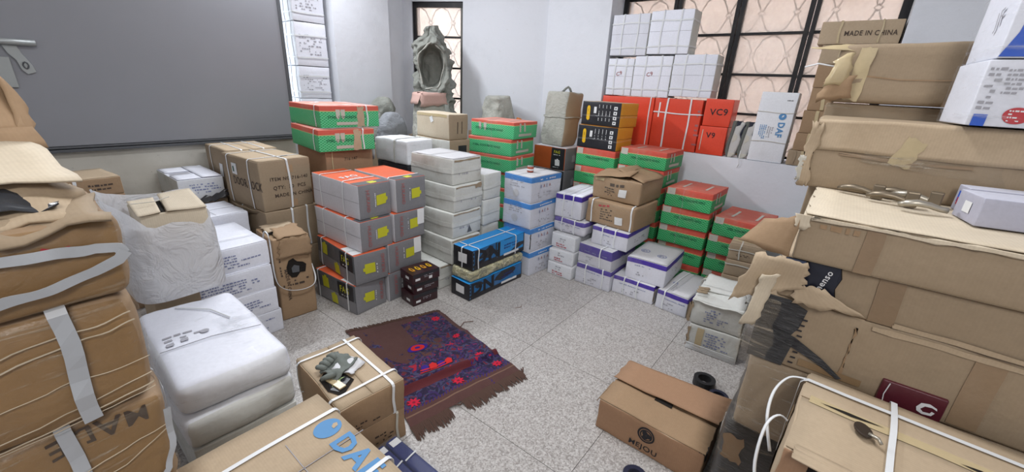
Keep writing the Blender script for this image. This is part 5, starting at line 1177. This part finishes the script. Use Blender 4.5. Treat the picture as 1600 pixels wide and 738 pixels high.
# ================================================================== RUG
def rug_pt(s, t, lift=0.0):
    A, B, C, D = Vector((1.035, 1.945, 0)), Vector((1.555, 1.738, 0)), Vector((1.435, 1.005, 0)), Vector((.830, 1.120, 0))
    p = A.lerp(B, s).lerp(D.lerp(C, s), t); z = .006
    z += .030 * math.exp(-((t - .725 + .02 * math.sin(s * 5)) / .030) ** 2) * (.55 + .45 * s)
    z += .010 * math.exp(-((t - .40 - .25 * (1 - s)) / .05) ** 2) * s + .004 * (noise.noise(p * 6) + 1) + .006 * math.exp(-((s - .93) / .04) ** 2) * (1 if t < .7 else .3)
    p.x += .012 * noise.noise(Vector((t * 6, 0, 3))) * (1 if s > .5 else 1); p.y += .010 * noise.noise(Vector((s * 7, 5, t * 3)))
    p.z = z + lift; return p
def rug_mat():
    g = G('brown_patterned_rug'); u, v, uv = g.uv()
    br = (0.098, 0.046, 0.040); mar = (0.12, 0.018, 0.030); navy = (0.016, 0.013, 0.042)
    nz = g.noise(uv, 14, 4, .6)
    c = g.mix(nz, br, (0.072, 0.032, 0.030)); c = g.mix(g.math('MULTIPLY', g.math('MULTIPLY', g.smooth(v, .45, .60), g.math('LESS_THAN', v, .775)), .7), c, (0.10, 0.012, 0.020))
    pile = g.noise(g.mapping(uv, (1, 1, 1)), 300, 2)
    n1 = g.noise(g.mapping(uv, (1.2, 1.6, 1)), 8, 1, .5, 2.6); n2 = g.noise(g.mapping(uv, (1.2, 1.6, 1), (3, 7, 0)), 8, 1, .5, 2.6)
    flor = g.mix(g.smooth(n1, .50, .53), navy, (0.045, 0.050, 0.115))
    flor = g.mix(g.smooth(n2, .55, .57), flor, (0.035, 0.020, 0.095))
    flor = g.mix(g.smooth(n1, .62, .64), flor, (0.13, 0.014, 0.030))
    flor = g.mix(g.smooth(n2, .68, .70), flor, (0.33, 0.015, 0.035))
    fig = g.noise(uv, 9, 3, .6, 1.2)
    # right border, front border
    b1 = g.band(u, .74, .95); b2 = g.band(v, .775, .885); b3 = g.math('MULTIPLY', g.band(v, .52, .72), g.step(fig, .42))
    b4 = g.math('MULTIPLY', g.math('MULTIPLY', g.band(u, .50, .74), g.band(v, .06, .62)), g.step(g.math('ADD', fig, g.math('MULTIPLY', v, .2)), .50))
    b5 = g.math('MULTIPLY', g.math('MULTIPLY', g.band(u, .05, .20), g.band(v, .05, .30)), g.step(fig, .53))
    b6 = g.math('MULTIPLY', g.band(v, .40, .54), g.step(fig, .50))
    m = b1
    for b_ in (b2, b3, b4, b5, b6): m = g.math('MAXIMUM', m, b_)
    m = g.math('MULTIPLY', m, g.math('LESS_THAN', v, .89))
    c = g.mix(g.math('MULTIPLY', m, .92), c, flor)
    ln = g.math('MAXIMUM', g.band(u, .725, .740), g.band(v, .885, .900)); ln = g.math('MULTIPLY', ln, g.step(g.math('FRACT', g.math('MULTIPLY', g.math('ADD', u, v), 34)), .5))
    c = g.mix(ln, c, (0.04, 0.02, 0.12))
    c = g.mix(g.band(v, .925, .935), c, (0.17, 0.10, 0.07))
    k = g.math('MULTIPLY_ADD', pile, .5, .75); cc = g.n.new('ShaderNodeCombineColor')
    for i in range(3): g.link(k, cc.inputs[i])
    c = g.mix(1.0, c, cc.outputs[0], 'MULTIPLY')
    return g.done(g.bsdf(c, 1.0, g.bump(pile, .6, .003), spec=.05, Sheen_Weight=.15))
rg = thing('rug', 'brown patterned prayer rug with red and navy flowers and fringes, folded at its front', 'rug', None, (0, 0, 0))
n, m = 40, 70; vs = [rug_pt(i / n, j / m) for j in range(m + 1) for i in range(n + 1)]; f = []; uvs = []
for j in range(m):
    for i in range(n):
        k = j * (n + 1) + i; f.append([k + n + 1, k + n + 2, k + 1, k]); uvs += [(i / n, (j + 1) / m), ((i + 1) / n, (j + 1) / m), ((i + 1) / n, j / m), (i / n, j / m)]
mesh_obj('pile', vs, f, rug_mat(), rg, True, uvs=uvs)
def rug_shape(name, s, t, pts, mat, lift=.0025): return mesh_obj(name, [rug_pt(s + a, t + b * .72, lift) for a, b in pts], [list(range(len(pts)))[::-1]], mat, rg)
REDY = flat('bright_rug_red', (.50, .022, .050), .95, spec=.05); REDO = flat('orange_rug_red', (.52, .03, .03), .95, spec=.05); NAVR = flat('rug_violet', (.045, .025, .20), .95, spec=.05)
def flower(s, t, R): return [(R * (1 + .28 * math.cos(8 * a)) * math.cos(a), R * (1 + .28 * math.cos(8 * a)) * math.sin(a)) for a in [k * PI / 24 for k in range(48)]]
for (s, t, R) in ((.86, .10, .040), (.85, .42, .034), (.86, .70, .034), (.90, .845, .036), (.52, .845, .040), (.12, .850, .040)):
    rug_shape('flower', s, t, flower(s, t, R), REDY)
    rug_shape('flower_centre', s, t, [(R * .3 * math.cos(a), R * .3 * math.sin(a)) for a in [k * PI / 5 for k in range(10)]], REDO if 0 else flat('dark_red_dot', (.2, .01, .03), .95) , .0032)
rug_shape('medallion', .46, .40, [(.10 * math.cos(a), .055 * math.sin(a)) for a in [k * PI / 10 for k in range(20)]], NAVR)
rug_shape('medallion_centre', .46, .40, [(.065 * math.cos(a), .045 * math.sin(a)) for a in [k * PI / 10 for k in range(20)]], REDO, .0035)
rug_shape('medallion_heart', .46, .40, [(.025 * math.cos(a), .016 * math.sin(a)) for a in [k * PI / 10 for k in range(20)]], NAVR, .0045)
for k in range(4):
    rug_shape('red_motif', .36 + .075 * k, .625 + .004 * k, [(-.03, .035), (.03, .04), (.045, -.01), (.02, -.04), (-.02, -.025)], REDO if k % 2 else NAVR, .003)
rug_shape('red_stripe', .45, .665, [(-.14, .0), (.0, .018), (.14, .0), (.14, -.014), (.0, .002), (-.14, -.016)], REDO, .004)
rug_shape('red_stripe', .45, .640, [(-.13, .0), (.0, .018), (.13, .0), (.13, -.012), (.0, .004), (-.13, -.014)], REDO, .004)
mb = MB(); rng = random.Random(9)
for k in range(170):
    s = k / 169; e = 0 if rng.random() < .5 else 1
    for (t0, dt, dr) in ((0.0, -.045, 1), (1.0, .085, 1)):
        if t0 == 1.0 and (.30 < s < .42): continue
        p0 = rug_pt(min(max(s, 0), 1), t0); p1 = rug_pt(min(max(s + rng.uniform(-.012, .012), 0), 1), t0 + dt * rng.uniform(.7, 1.15)); p1.z = .004
        mb.tube([p0, p0.lerp(p1, .5) + Vector((rng.uniform(-.004, .004), 0, .002)), p1], [.0045, .004, .002], 4)
fr = mb.build('fringe', flat('brown_fringe', (.105, .064, .052), 1.0, spec=.05), rg); fr['kind'] = 'stuff'
for (s0, a, ln) in ((.03, .4, .04), (.36, -.3, .03), (.97, .6, .06), (.985, 1.0, .05)):
    p = rug_pt(s0, 1.0); MB().tube([p, p + Vector((math.cos(a) * ln * .5, -.02, 0)), p + Vector((math.cos(a) * ln, -.01 + math.sin(a) * ln * .3, -.002))], .004, 5).build('loose_tassel', flat('tassel_brown', (.10, .06, .05), 1.0), rg)
p = rug_pt(1.0, .30); MB().tube([p, p + Vector((.05, .02, 0)), p + Vector((.10, -.01, -.003))], .0025, 5).build('loose_thread', flat('thread_brown', (.14, .08, .06), 1.0), rg)
# ================================================================== OPEN LIDDED CARTON ON THE FLOOR, RIGHT
b = carton('emblem_carton', 'brown carton with black round emblem lying on the open floor, lid flaps loosely shut', (1.363, .108, 0, -.8, .427, .345, .150), [KRAFT, RUST, TAN], crumple=.006, bulge=.005, rad=.006)
t = b.root; z = .152
ring = [(.036 * math.cos(a), .036 * math.sin(a)) for a in [k * PI / 12 for k in range(25)]] + [(.029 * math.cos(a), .029 * math.sin(a)) for a in [k * PI / 12 for k in range(24, -1, -1)]]
b.poly('emblem_ring', 'L', ring, INKK, u=.215, v=.098)
b.poly('emblem_ring', 'L', [(a * .72, c * .72) for a, c in ring], INKK, u=.215, v=.098)
for k in range(3): b.poly('emblem_wing', 'L', [(.004, -.012), (.024, -.006), (.022, .008), (.008, .014), (.0, .004)], INKK, u=.215, v=.098, rot=k * 2.1)
b.text('L', 'MEJOU', .150, .022, .036, INKK, squash=1.05)
sheet('flap', RUST, [(.165, -.005, z + .018), (.150, .435, z + .022), (.29, .425, z + .040), (.315, -.020, z + .050)], t, 6, 12, .004, .004, .0035, 81, curl=.004)
sheet('flap', TAN if 0 else KRAFT, [(.0, -.002, z), (.0, .43, z), (.165, .425, z + .004), (.165, .0, z + .004)], t, 6, 12, .004, .003, .0035, 82)
sheet('flap', KRAFT, [(.17, .0, z - .006), (.17, .425, z - .006), (.345, .425, z - .002), (.345, .0, z - .002)], t, 6, 12, .003, .001, .003, 83)
b.rect('handle_hole', 'T', .145, .17, .038, .075, DARK, .0085, 4)
b.rect('torn_corner', 'T', .0, .0, .05, .018, DARK, .003, 6, .007); b.rect('corner_tear', 'F', .0, .10, .05, .05, DARK, .002, 6, .01)
sheet('side_tab', KRAFT, [(.04, .43, z + .002), (.14, .43, z + .002), (.15, .445, z - .03), (.02, .445, z - .035)], t, 6, 3, .002, .004, seed=84)
def roll(label, loc, R, w, mat):
    t = thing('tape_roll', label, 'roll', None, loc, rot=(0, 0, 0))
    n = 24; v = []; f = []
    for k in range(n):
        a = 2 * PI * k / n
        for (r_, z_) in ((R, 0), (R, w), (R * .6, w), (R * .6, 0)): v.append((r_ * math.cos(a), r_ * math.sin(a), z_))
    for k in range(n):
        j = (k + 1) % n
        for q in range(4): qq = (q + 1) % 4; f.append([k * 4 + q, j * 4 + q, j * 4 + qq, k * 4 + qq])
    mesh_obj('ring', v, f, mat, t, False)
roll('black rubber ring on the floor behind the emblem carton', (1.985, .245, 0), .052, .040, RUBBER)
roll('navy rubber ring on the floor next to the film wrapped pile', (1.905, .160, 0), .045, .035, flat('dark_navy_rubber', (.018, .020, .040), .45))
roll('dark round lid at the bottom edge in front of the emblem carton', (1.235, .300, 0), .045, .02, flat('dark_navy_lid', (.018, .020, .045), .45))
# ================================================================== RIGHT HAND PILE
RGp = 'big tan cartons piled at the right'
XF = 1.285
b = carton('film_carton', 'bottom bundle of the right hand pile, wrapped in black film over packets', (XF + .02, -.58, 0, 0, .655, .52, .398), [BFILM, BFILM, BFILM], 'carton', RGp, crumple=.012, bulge=.010, rad=.02)
b.film(FILM, .005); b.rect('brown_patch', 'L', .010, .24, .055, .10, KRAFT, .003, 5, .006); b.rect('pale_patch', 'L', .02, .10, .05, .06, TAPEY, .003, 5, .006)
b = carton('film_carton', 'carton wrapped in clear glossy film near the bottom of the right hand pile', (XF, -.575, .400, 0, .630, .52, .258), [GREYB, GREYB, GREYB], 'carton', RGp, crumple=.010, bulge=.008, rad=.015)
b.film(glassy('shiny_clear_film', (.55, .50, .43), .35, .12, 22), .005)
b = carton('big_tan_carton', 'tan carton with a ragged black wrapped corner in the right hand pile', (XF, -.56, .660, 0, .625, .50, .205), [KRAFT, GREYB, TAN], 'carton', RGp, crumple=.005, bulge=.005, rad=.010)
b.poly('black_wrap', 'L', [(-.004, .0), (.085, .0), (.095, .07), (.075, .075), (.10, .13), (.105, .185), (.06, .205), (-.004, .205)], BFILM, u=.002, off=.004)
b.poly('black_wrap', 'L', [(.0, .085), (.08, .07), (.15, .045), (.20, .020), (.21, .026), (.16, .062), (.09, .10), (.0, .12)], BFILM, u=.01, off=.006)
b.rect('tape', 'L', .12, .02, .14, .02, TAPE, .004); b.rect('tear_line', 'L', .21, .03, .003, .15, KRAFT, .003, 8, .004)
b.rect('seam_fold', 'L', .24, .185, .34, .014, TAN, .004, 8, .002); b.rect('tape', 'L', .43, .01, .05, .19, TAPED, .002)
for k in range(9): b.rect('hanging_thread', 'L', .098 + .002 * (k % 3), .02 + .017 * k, .012, .005, BLACKP, .006)
sheet('clear_wrap', FILM, [(-.012, .66, .21), (-.012, .58, .20), (-.014, .58, -.02), (-.012, .655, -.02)], b.root, 6, 8, .01, .01, .001, 91)
mr = thing('maroon_carton', 'maroon carton with a white curl logo showing through a torn side', 'carton', None, (XF - .012, -.352, .652), 0)
bm = Box(mr, .120, .02, .078, 99, .001, .001, .003); bm.body([MAROON2]); bm.poly('curl_logo', 'L', [(.000, .0), (.006, .014), (.020, .018), (.034, .012), (.036, .006), (.026, .010), (.014, .008), (.008, -.002), (.014, -.008), (.026, -.006), (.028, .0), (.034, -.002), (.030, -.012), (.014, -.015), (.003, -.010)], INKW, u=.072, v=.038, off=.002)
bm.text('L', 'Bf', .082, .006, .014, INKG); MB().tube([(-.003, .105, .004), (-.003, .110, .04), (-.003, .106, .074)], .0012, 4).build('white_line', INKW, mr)
b = carton('big_tan_carton', 'torn tan carton in the right hand pile with a black packet showing in its side', (XF, -.56, .866, 0, .600, .50, .118), [KRAFT, GREYB, TAN], 'carton', RGp, crumple=.005, bulge=.004, rad=.008)
b.poly('torn_hole', 'L', [(.0, .118), (.0, .035), (.05, .05), (.085, .02), (.125, .0), (.130, .03), (.122, .06), (.128, .09), (.120, .118)], DARK, off=.003)
b.poly('black_packet', 'L', [(.035, .060), (.125, .004), (.128, .03), (.120, .06), (.126, .09), (.118, .116), (.05, .116)], flat('black_blue_plastic', (.008, .010, .022), .3, spec=.6), off=.006)
b.text('L', '6fhenso', .088, .030, .022, INKW, rot=PI / 2 - .25, off=.008); b.text('L', 'MOTO'[:3] + 'O', .110, .02, .010, INKG, rot=PI / 2 - .2, off=.008) if False else b.scribble('L', .115, .02, .03, .008, 1, INKG, rot=PI / 2)
b.poly('blue_cloth', 'L', [(.0, .10), (.03, .075), (.05, .09), (.045, .116), (.0, .117)], flat('blue_grey_plastic', (.10, .13, .22), .3), off=.008)
b.rect('tape', 'L', .25, .0, .34, .014, TAN, .004, 6, .002); b.rect('tape', 'L', .20, .002, .05, .114, TAPED, .002); b.rect('tape', 'L', .52, .002, .05, .114, TAPED, .002)
t = b.root
sheet('torn_flap', TAN, [(-.014, .565, .045), (-.014, .500, .055), (-.012, .40, .012), (-.014, .56, -.002)], t, 12, 5, .008, .008, .003, 95, 12)
sheet('torn_flap', TAN, [(-.02, .668, .118), (-.012, .545, .112), (-.014, .545, .045), (-.05, .705, -.035)], t, 14, 9, .014, .007, .003, 96, 9)
sheet('torn_flap', PALE, [(-.045, .600, .075), (-.05, .640, .060), (-.045, .665, -.100), (-.035, .625, -.085)], t, 5, 12, .010, .004, .003, 97, 10)
b = carton('big_tan_carton', 'tan carton with pale top ledge carrying metal lock handles', (XF - .015, -.575, .986, 0, .605, .665, .122), [KRAFT, GREYB, PALE], 'carton', RGp, crumple=.004, bulge=.003, rad=.008)
b.scribble('L', .04, .085, .10, .03, 1, KRAFT, fill=1); b.scribble('L', .09, .01, .04, .03, 1, INKB, fill=.4); b.rect('tape', 'L', .13, .002, .035, .118, TAPED, .0015)
b.rect('paper_edge', 'L', .02, .112, .58, .008, PALE, .003, 20, .004, thick=.003); b.rect('torn_edge', 'L', -.012, .085, .03, .04, PALE, .003, 6, .006, thick=.003)
sheet('open_flap', KRAFT, [(-.002, .607, .118), (-.002, .607, -.0), (.03, .735, .01), (.06, .690, .075)], b.root, 6, 6, .004, .003, .004, 98)
sheet('lid_flap', PALE, [(.0, .0, .1235), (.0, .600, .1235), (.435, .600, .126), (.435, .0, .126)], b.root, 10, 14, .0025, .005, .003, 99)
b = carton('big_tan_carton', 'wide tan carton with glossy tape patches above the ledge', (1.715, -.66, 1.112, 1.5, .735, .300, .226), [KRAFT, GREYB, GREYB], 'carton', RGp, crumple=.006, bulge=.006, rad=.010)
b.rect('lid_overlap', 'L', .0, .125, .74, .098, TAN, .002, 8, .002, thick=.002); b.rect('tape', 'L', .20, .11, .05, .08, TAPEY, .005, 5, .004, rot=-.3); b.rect('tape', 'L', .08, .110, .30, .008, TAPED, .005, 6, .002)
b.rect('torn_edge', 'L', -.014, .0, .03, .21, TAN, .004, 10, .007, thick=.003); b.rect('torn_edge', 'L', -.02, .02, .016, .08, LABELG, .005, 8, .006, thick=.002)
sheet('clear_wrap', FILM, [(-.01, .60, .13), (-.01, .30, .13), (-.014, .28, .07), (-.012, .60, .10)], b.root, 8, 4, .006, .006, .001, 101)
carton('big_tan_carton', 'tan carton behind the ledge carton, under the wide one', (1.955, -.62, .85, 0, .68, .33, .258), [GREYB], 'carton', RGp, crumple=.004)
carton('big_tan_carton', 'tan carton on the floor at the back of the right hand pile', (1.955, -.62, 0, 0, .68, .33, .42), [GREYB], 'carton', RGp, crumple=.004)
carton('big_tan_carton', 'tan carton second from the floor at the back of the right hand pile', (1.955, -.62, .421, 0, .68, .33, .427), [GREYB], 'carton', RGp, crumple=.004)
carton('big_tan_carton', 'flat tan carton seen as a thin strip below the topmost tan carton', (2.04, -.60, 1.112, 2, .68, .33, .271), [KRAFT, GREYB, KRAFT], 'carton', RGp, crumple=.005).film(FILM, .003)
b = carton('big_tan_carton', 'topmost big tan carton of the right hand pile, crushed taped left end', (2.02, -.62, 1.385, 2, .700, .33, .200), [GREYB, GREYB, GREYB], 'carton', RGp, crumple=.012, bulge=.006, rad=.015)
b.rect('side_crease', 'L', .02, .085, .66, .004, KRAFT, .002, 8, .001); b.rect('tape', 'L', .04, .01, .045, .18, TAPEY, .003, 6, .003, rot=-.08); b.rect('tape', 'L', .30, .0, .03, .19, TAPE, .002, 6, .002, rot=-.1)
sheet('torn_tape', TAPEY, [(.01, .80, .185), (.02, .62, .190), (.01, .62, .160), (.0, .78, .178)], b.root, 10, 3, .008, .006, .0015, 103)
sheet('torn_tape', TAPEY, [(-.02, .71, .15), (-.01, .66, .17), (-.012, .66, .06), (-.03, .73, .05)], b.root, 4, 8, .014, .008, .0015, 104)
sheet('torn_tape', KRAFT, [(-.01, .72, .08), (-.01, .64, .09), (-.014, .64, .02), (-.02, .74, .0)], b.root, 4, 6, .012, .008, .002, 105)
MB().tube([(.0, .70, .12), (-.01, .76, .13), (.02, .80, .12)], .003, 5).build('loose_strap', STRAP, b.root)
# lamp boxes in clear film at the top right
b = carton('lamp_box', 'white printed lamp box with red circle wrapped in clear film, top right', (1.70, -.745, 1.342, 4, .50, .27, .165), [WHITEC, WHITEC, WHITEC], 'box', 'lamp boxes in clear film at the top right', crumple=.002, bulge=.001, rad=.004)
b.poly('red_circle', 'L', [(.026 * math.cos(a), .017 * math.sin(a) * 1.2) for a in [k * PI / 14 for k in range(28)]], REDC, u=.088, v=.030); b.scribble('L', .072, .014, .034, .032, 4, INKW)
for u in (.062, .118): b.scribble('L', u - .02, .080, .038, .065, 6, INKG, fill=.9)

b.scribble('L', .008, .04, .022, .11, 8, INKG); b.rect('blue_panel', 'L', .010, .0, .026, .030, BLUEP, .002); b.film(FILMW, .006)
b = carton('lamp_box', 'blue lamp box with a pale bulb picture wrapped in clear film, top right', (1.70, -.745, 1.509, 4, .49, .27, .190), [WHITEC, WHITEC, WHITEC], 'box', 'lamp boxes in clear film at the top right', crumple=.002, bulge=.001, rad=.004)
b.poly('blue_panel', 'L', [(.001, .004), (.49, .004), (.49, .188), (.035, .188), (.020, .06)], BLUEP); b.poly('bulb_picture', 'L', [(.0, .0), (.012, -.0), (.014, .012), (.022, .028), (.016, .046), (.005, .052), (-.006, .046), (-.012, .028), (-.003, .012)], flat('pale_bulb_print', (.45, .62, .62), .4), u=.052, v=.010, off=.003)
b.text('P', 'JF', .17, .08, .055, INKG, rot=.3, off=.004); b.film(FILMW, .008)
# metal handles on the ledge
def handle(label, x, y, rz, zz=1.115, mat=METALW, plate=True):
    t = thing('door_lever', label, 'lever', 'metal lock handles lying on the carton ledge', (x, y, zz), rz)
    P = [(0, 0, .014), (.015, 0, .015), (.04, .001, .022), (.065, 0, .024), (.085, -.002, .020), (.098, -.010, .014)]
    MB().tube(P, [.010, .010, .011, .012, .011, .008], 8, flatz=.8).build('lever', mat, t, True)
    if plate:
        MB().box(-.012, -.014, 0, .016, .014, .042).build('rose_plate', METALW, t, bevel=.003)
for args in [('metal lock lever at the left end of the group on the ledge', 1.640, -.125, PI * .47), ('metal lock lever with a standing square plate, in the middle', 1.580, -.195, PI * .50, 1.117, METALW), ('bright metal lock lever at the right of the group', 1.640, -.250, PI * .45, 1.117, METALL),
             ('long silver lock lever lying in front of the others', 1.530, -.262, PI * .56, 1.116, METALL, False), ('plain lock lever at the back of the group', 1.685, -.225, PI * .5, 1.117, METALW, False)]:
    handle(*args)
# white lock boxes on the ledge
LW = [paper_mat('lilac_grey_end', (.40, .40, .46), wear=.1), paper_mat('lilac_white_card', (.43, .44, .54), wear=.1), paper_mat('lilac_white_lid', (.55, .56, .65), wear=.1), paper_mat('lilac_white_end', (.40, .40, .48), wear=.1)]
for k, (x, y, rz, l, r, h, lb) in enumerate([(1.640, -.545, 9, .25, .068, .070, 'white lock box with red and blue sticker at the back of the ledge'), (1.497, -.545, 11, .25, .120, .070, 'white lock box with a blue label and a white sticker on the ledge')]):
    b = carton('lock_box', lb, (x, y, 1.116, rz, l, r, h), LW, 'box', 'white lock boxes on the ledge', crumple=.0015, bulge=.001, rad=.003)
    if k == 0: b.rect('sticker', 'P', .02, .025, .03, .030, BLUEP); b.rect('red_patch', 'P', .028, .018, .022, .020, INKR, .003)
    if k == 1: b.rect('sticker', 'P', .045, .022, .035, .028, LABEL); b.rect('blue_label', 'L', .095, .008, .060, .045, BLUEP); b.rect('white_mark', 'L', .105, .032, .025, .012, LABEL, .003); b.scribble('L', .10, .012, .04, .014, 1, INKW)
# strapped tan carton in the right foreground
b = carton('strapped_carton', 'big tan carton bound with white straps in the right foreground, split tape on its lid', (.860, -.700, .400, -4, .640, .345, .290), [KRAFT, RUST, TAN], crumple=.005, bulge=.004, rad=.008)
t = b.root; z = .29
b.flaps(TAN, along='y', at=.62, gap=.006, jag=.0015)
b.rect('tape', 'T', .20, .02, .030, .60, TAPEY, .005, 8, .001); b.poly('tape_split', 'T', [(0, 0), (.008, -.05), (.006, -.12), (-.004, -.06)], DARK, u=.214, v=.60, off=.0065); b.poly('tape_split', 'T', [(0, 0), (.007, -.03), (.004, -.08), (-.003, -.04)], DARK, u=.205, v=.36, off=.0065)
b.strap('x', .292, STRAP, .012, .0075, .0); b.strap('y', .468, STRAP, .012, .0095); b.strap('y', .165, STRAP, .012, .0095)
b.rect('lid_overhang', 'T', -.03, .02, .05, .60, TAN, .004, 8, .003, thick=.003)
b.rect('painted_overhang_shade', 'L', .05, .20, .5, .08, DARK, .001)  # shade below the lid overhang painted as a dark strip
MB().tube(soft([(.292, .64, .296), (.285, .675, .285), (.25, .695, .25), (.20, .69, .20), (.15, .66, .14)]), .004, 6, flatz=.5).build('loose_strap', STRAP, t, True)
MB().tube(soft([(.20, .63, .20), (.20, .665, .22), (.16, .685, .20), (.10, .68, .13), (.06, .655, .07)]), .004, 6, flatz=.5).build('loose_strap', STRAP, t, True)
b.rect('tape', 'P', .02, .02, .15, .25, TAPE, .003); b.film(FILM, .002) if False else None
carton('storage_carton', 'plain carton on the floor under the strapped foreground carton', (.885, -.69, 0, -4, .62, .32, .398), [KRAFT], crumple=.003)
mt = thing('metal_disc', 'dark metal disc with a clip lying on the white strap of the foreground carton', 'disc', None, (1.055, -.195, .703), .3)
MB().prism([(.024 * math.cos(a), .016 * math.sin(a)) for a in [k * PI / 10 for k in range(20)]], 0, .006).build('disc', flat('dark_brown_metal', (.07, .055, .045), .35, metal=.5), mt, bevel=.0015)
MB().tube([(-.015, -.004, .008), (-.028, -.016, .010), (-.036, -.020, .004)], .004, 6).build('clip', METALL, mt, True)
# small taped cartons in front of the low nail column
b = carton('small_taped_carton', 'small grey brown taped carton in front of the low nail column', (2.925, .205, .372, 4, .205, .165, .108), [GREYB], group='small taped cartons behind the torn white ones', crumple=.004); b.strap('y', .14, LABELG, .008); b.strap('z', .07, LABELG, .006); b.scribble('L', .05, .03, .1, .02, 2, INKB, fill=.5)
b.flaps(GREYB, along='y', tape=TAPEY, tw=.03)
b = carton('small_taped_carton', 'second small grey brown taped carton right under the upper one', (2.915, .200, .262, 4, .21, .17, .109), [GREYB], group='small taped cartons behind the torn white ones', crumple=.004); b.strap('z', .08, LABELG, .008)
carton('storage_carton', 'plain carton on the floor under the small taped cartons', (2.90, .195, 0, 3, .22, .19, .261), [GREYB], crumple=.003)
# grit and a thread on the floor
MB().tube([(1.93, 1.42, .002), (1.97, 1.40, .003), (2.0, 1.42, .002)], .0015, 4).build('thread', flat('floor_thread', (.2, .12, .08), 1.0)); tag(bpy.data.objects['thread'], 'short brown thread lying on the terrazzo floor', 'thread')
for o in bpy.data.objects:
    if o.type == 'MESH' and o.parent is not None and o.name.startswith(('clear_wrap', 'plastic_wrap')): pass
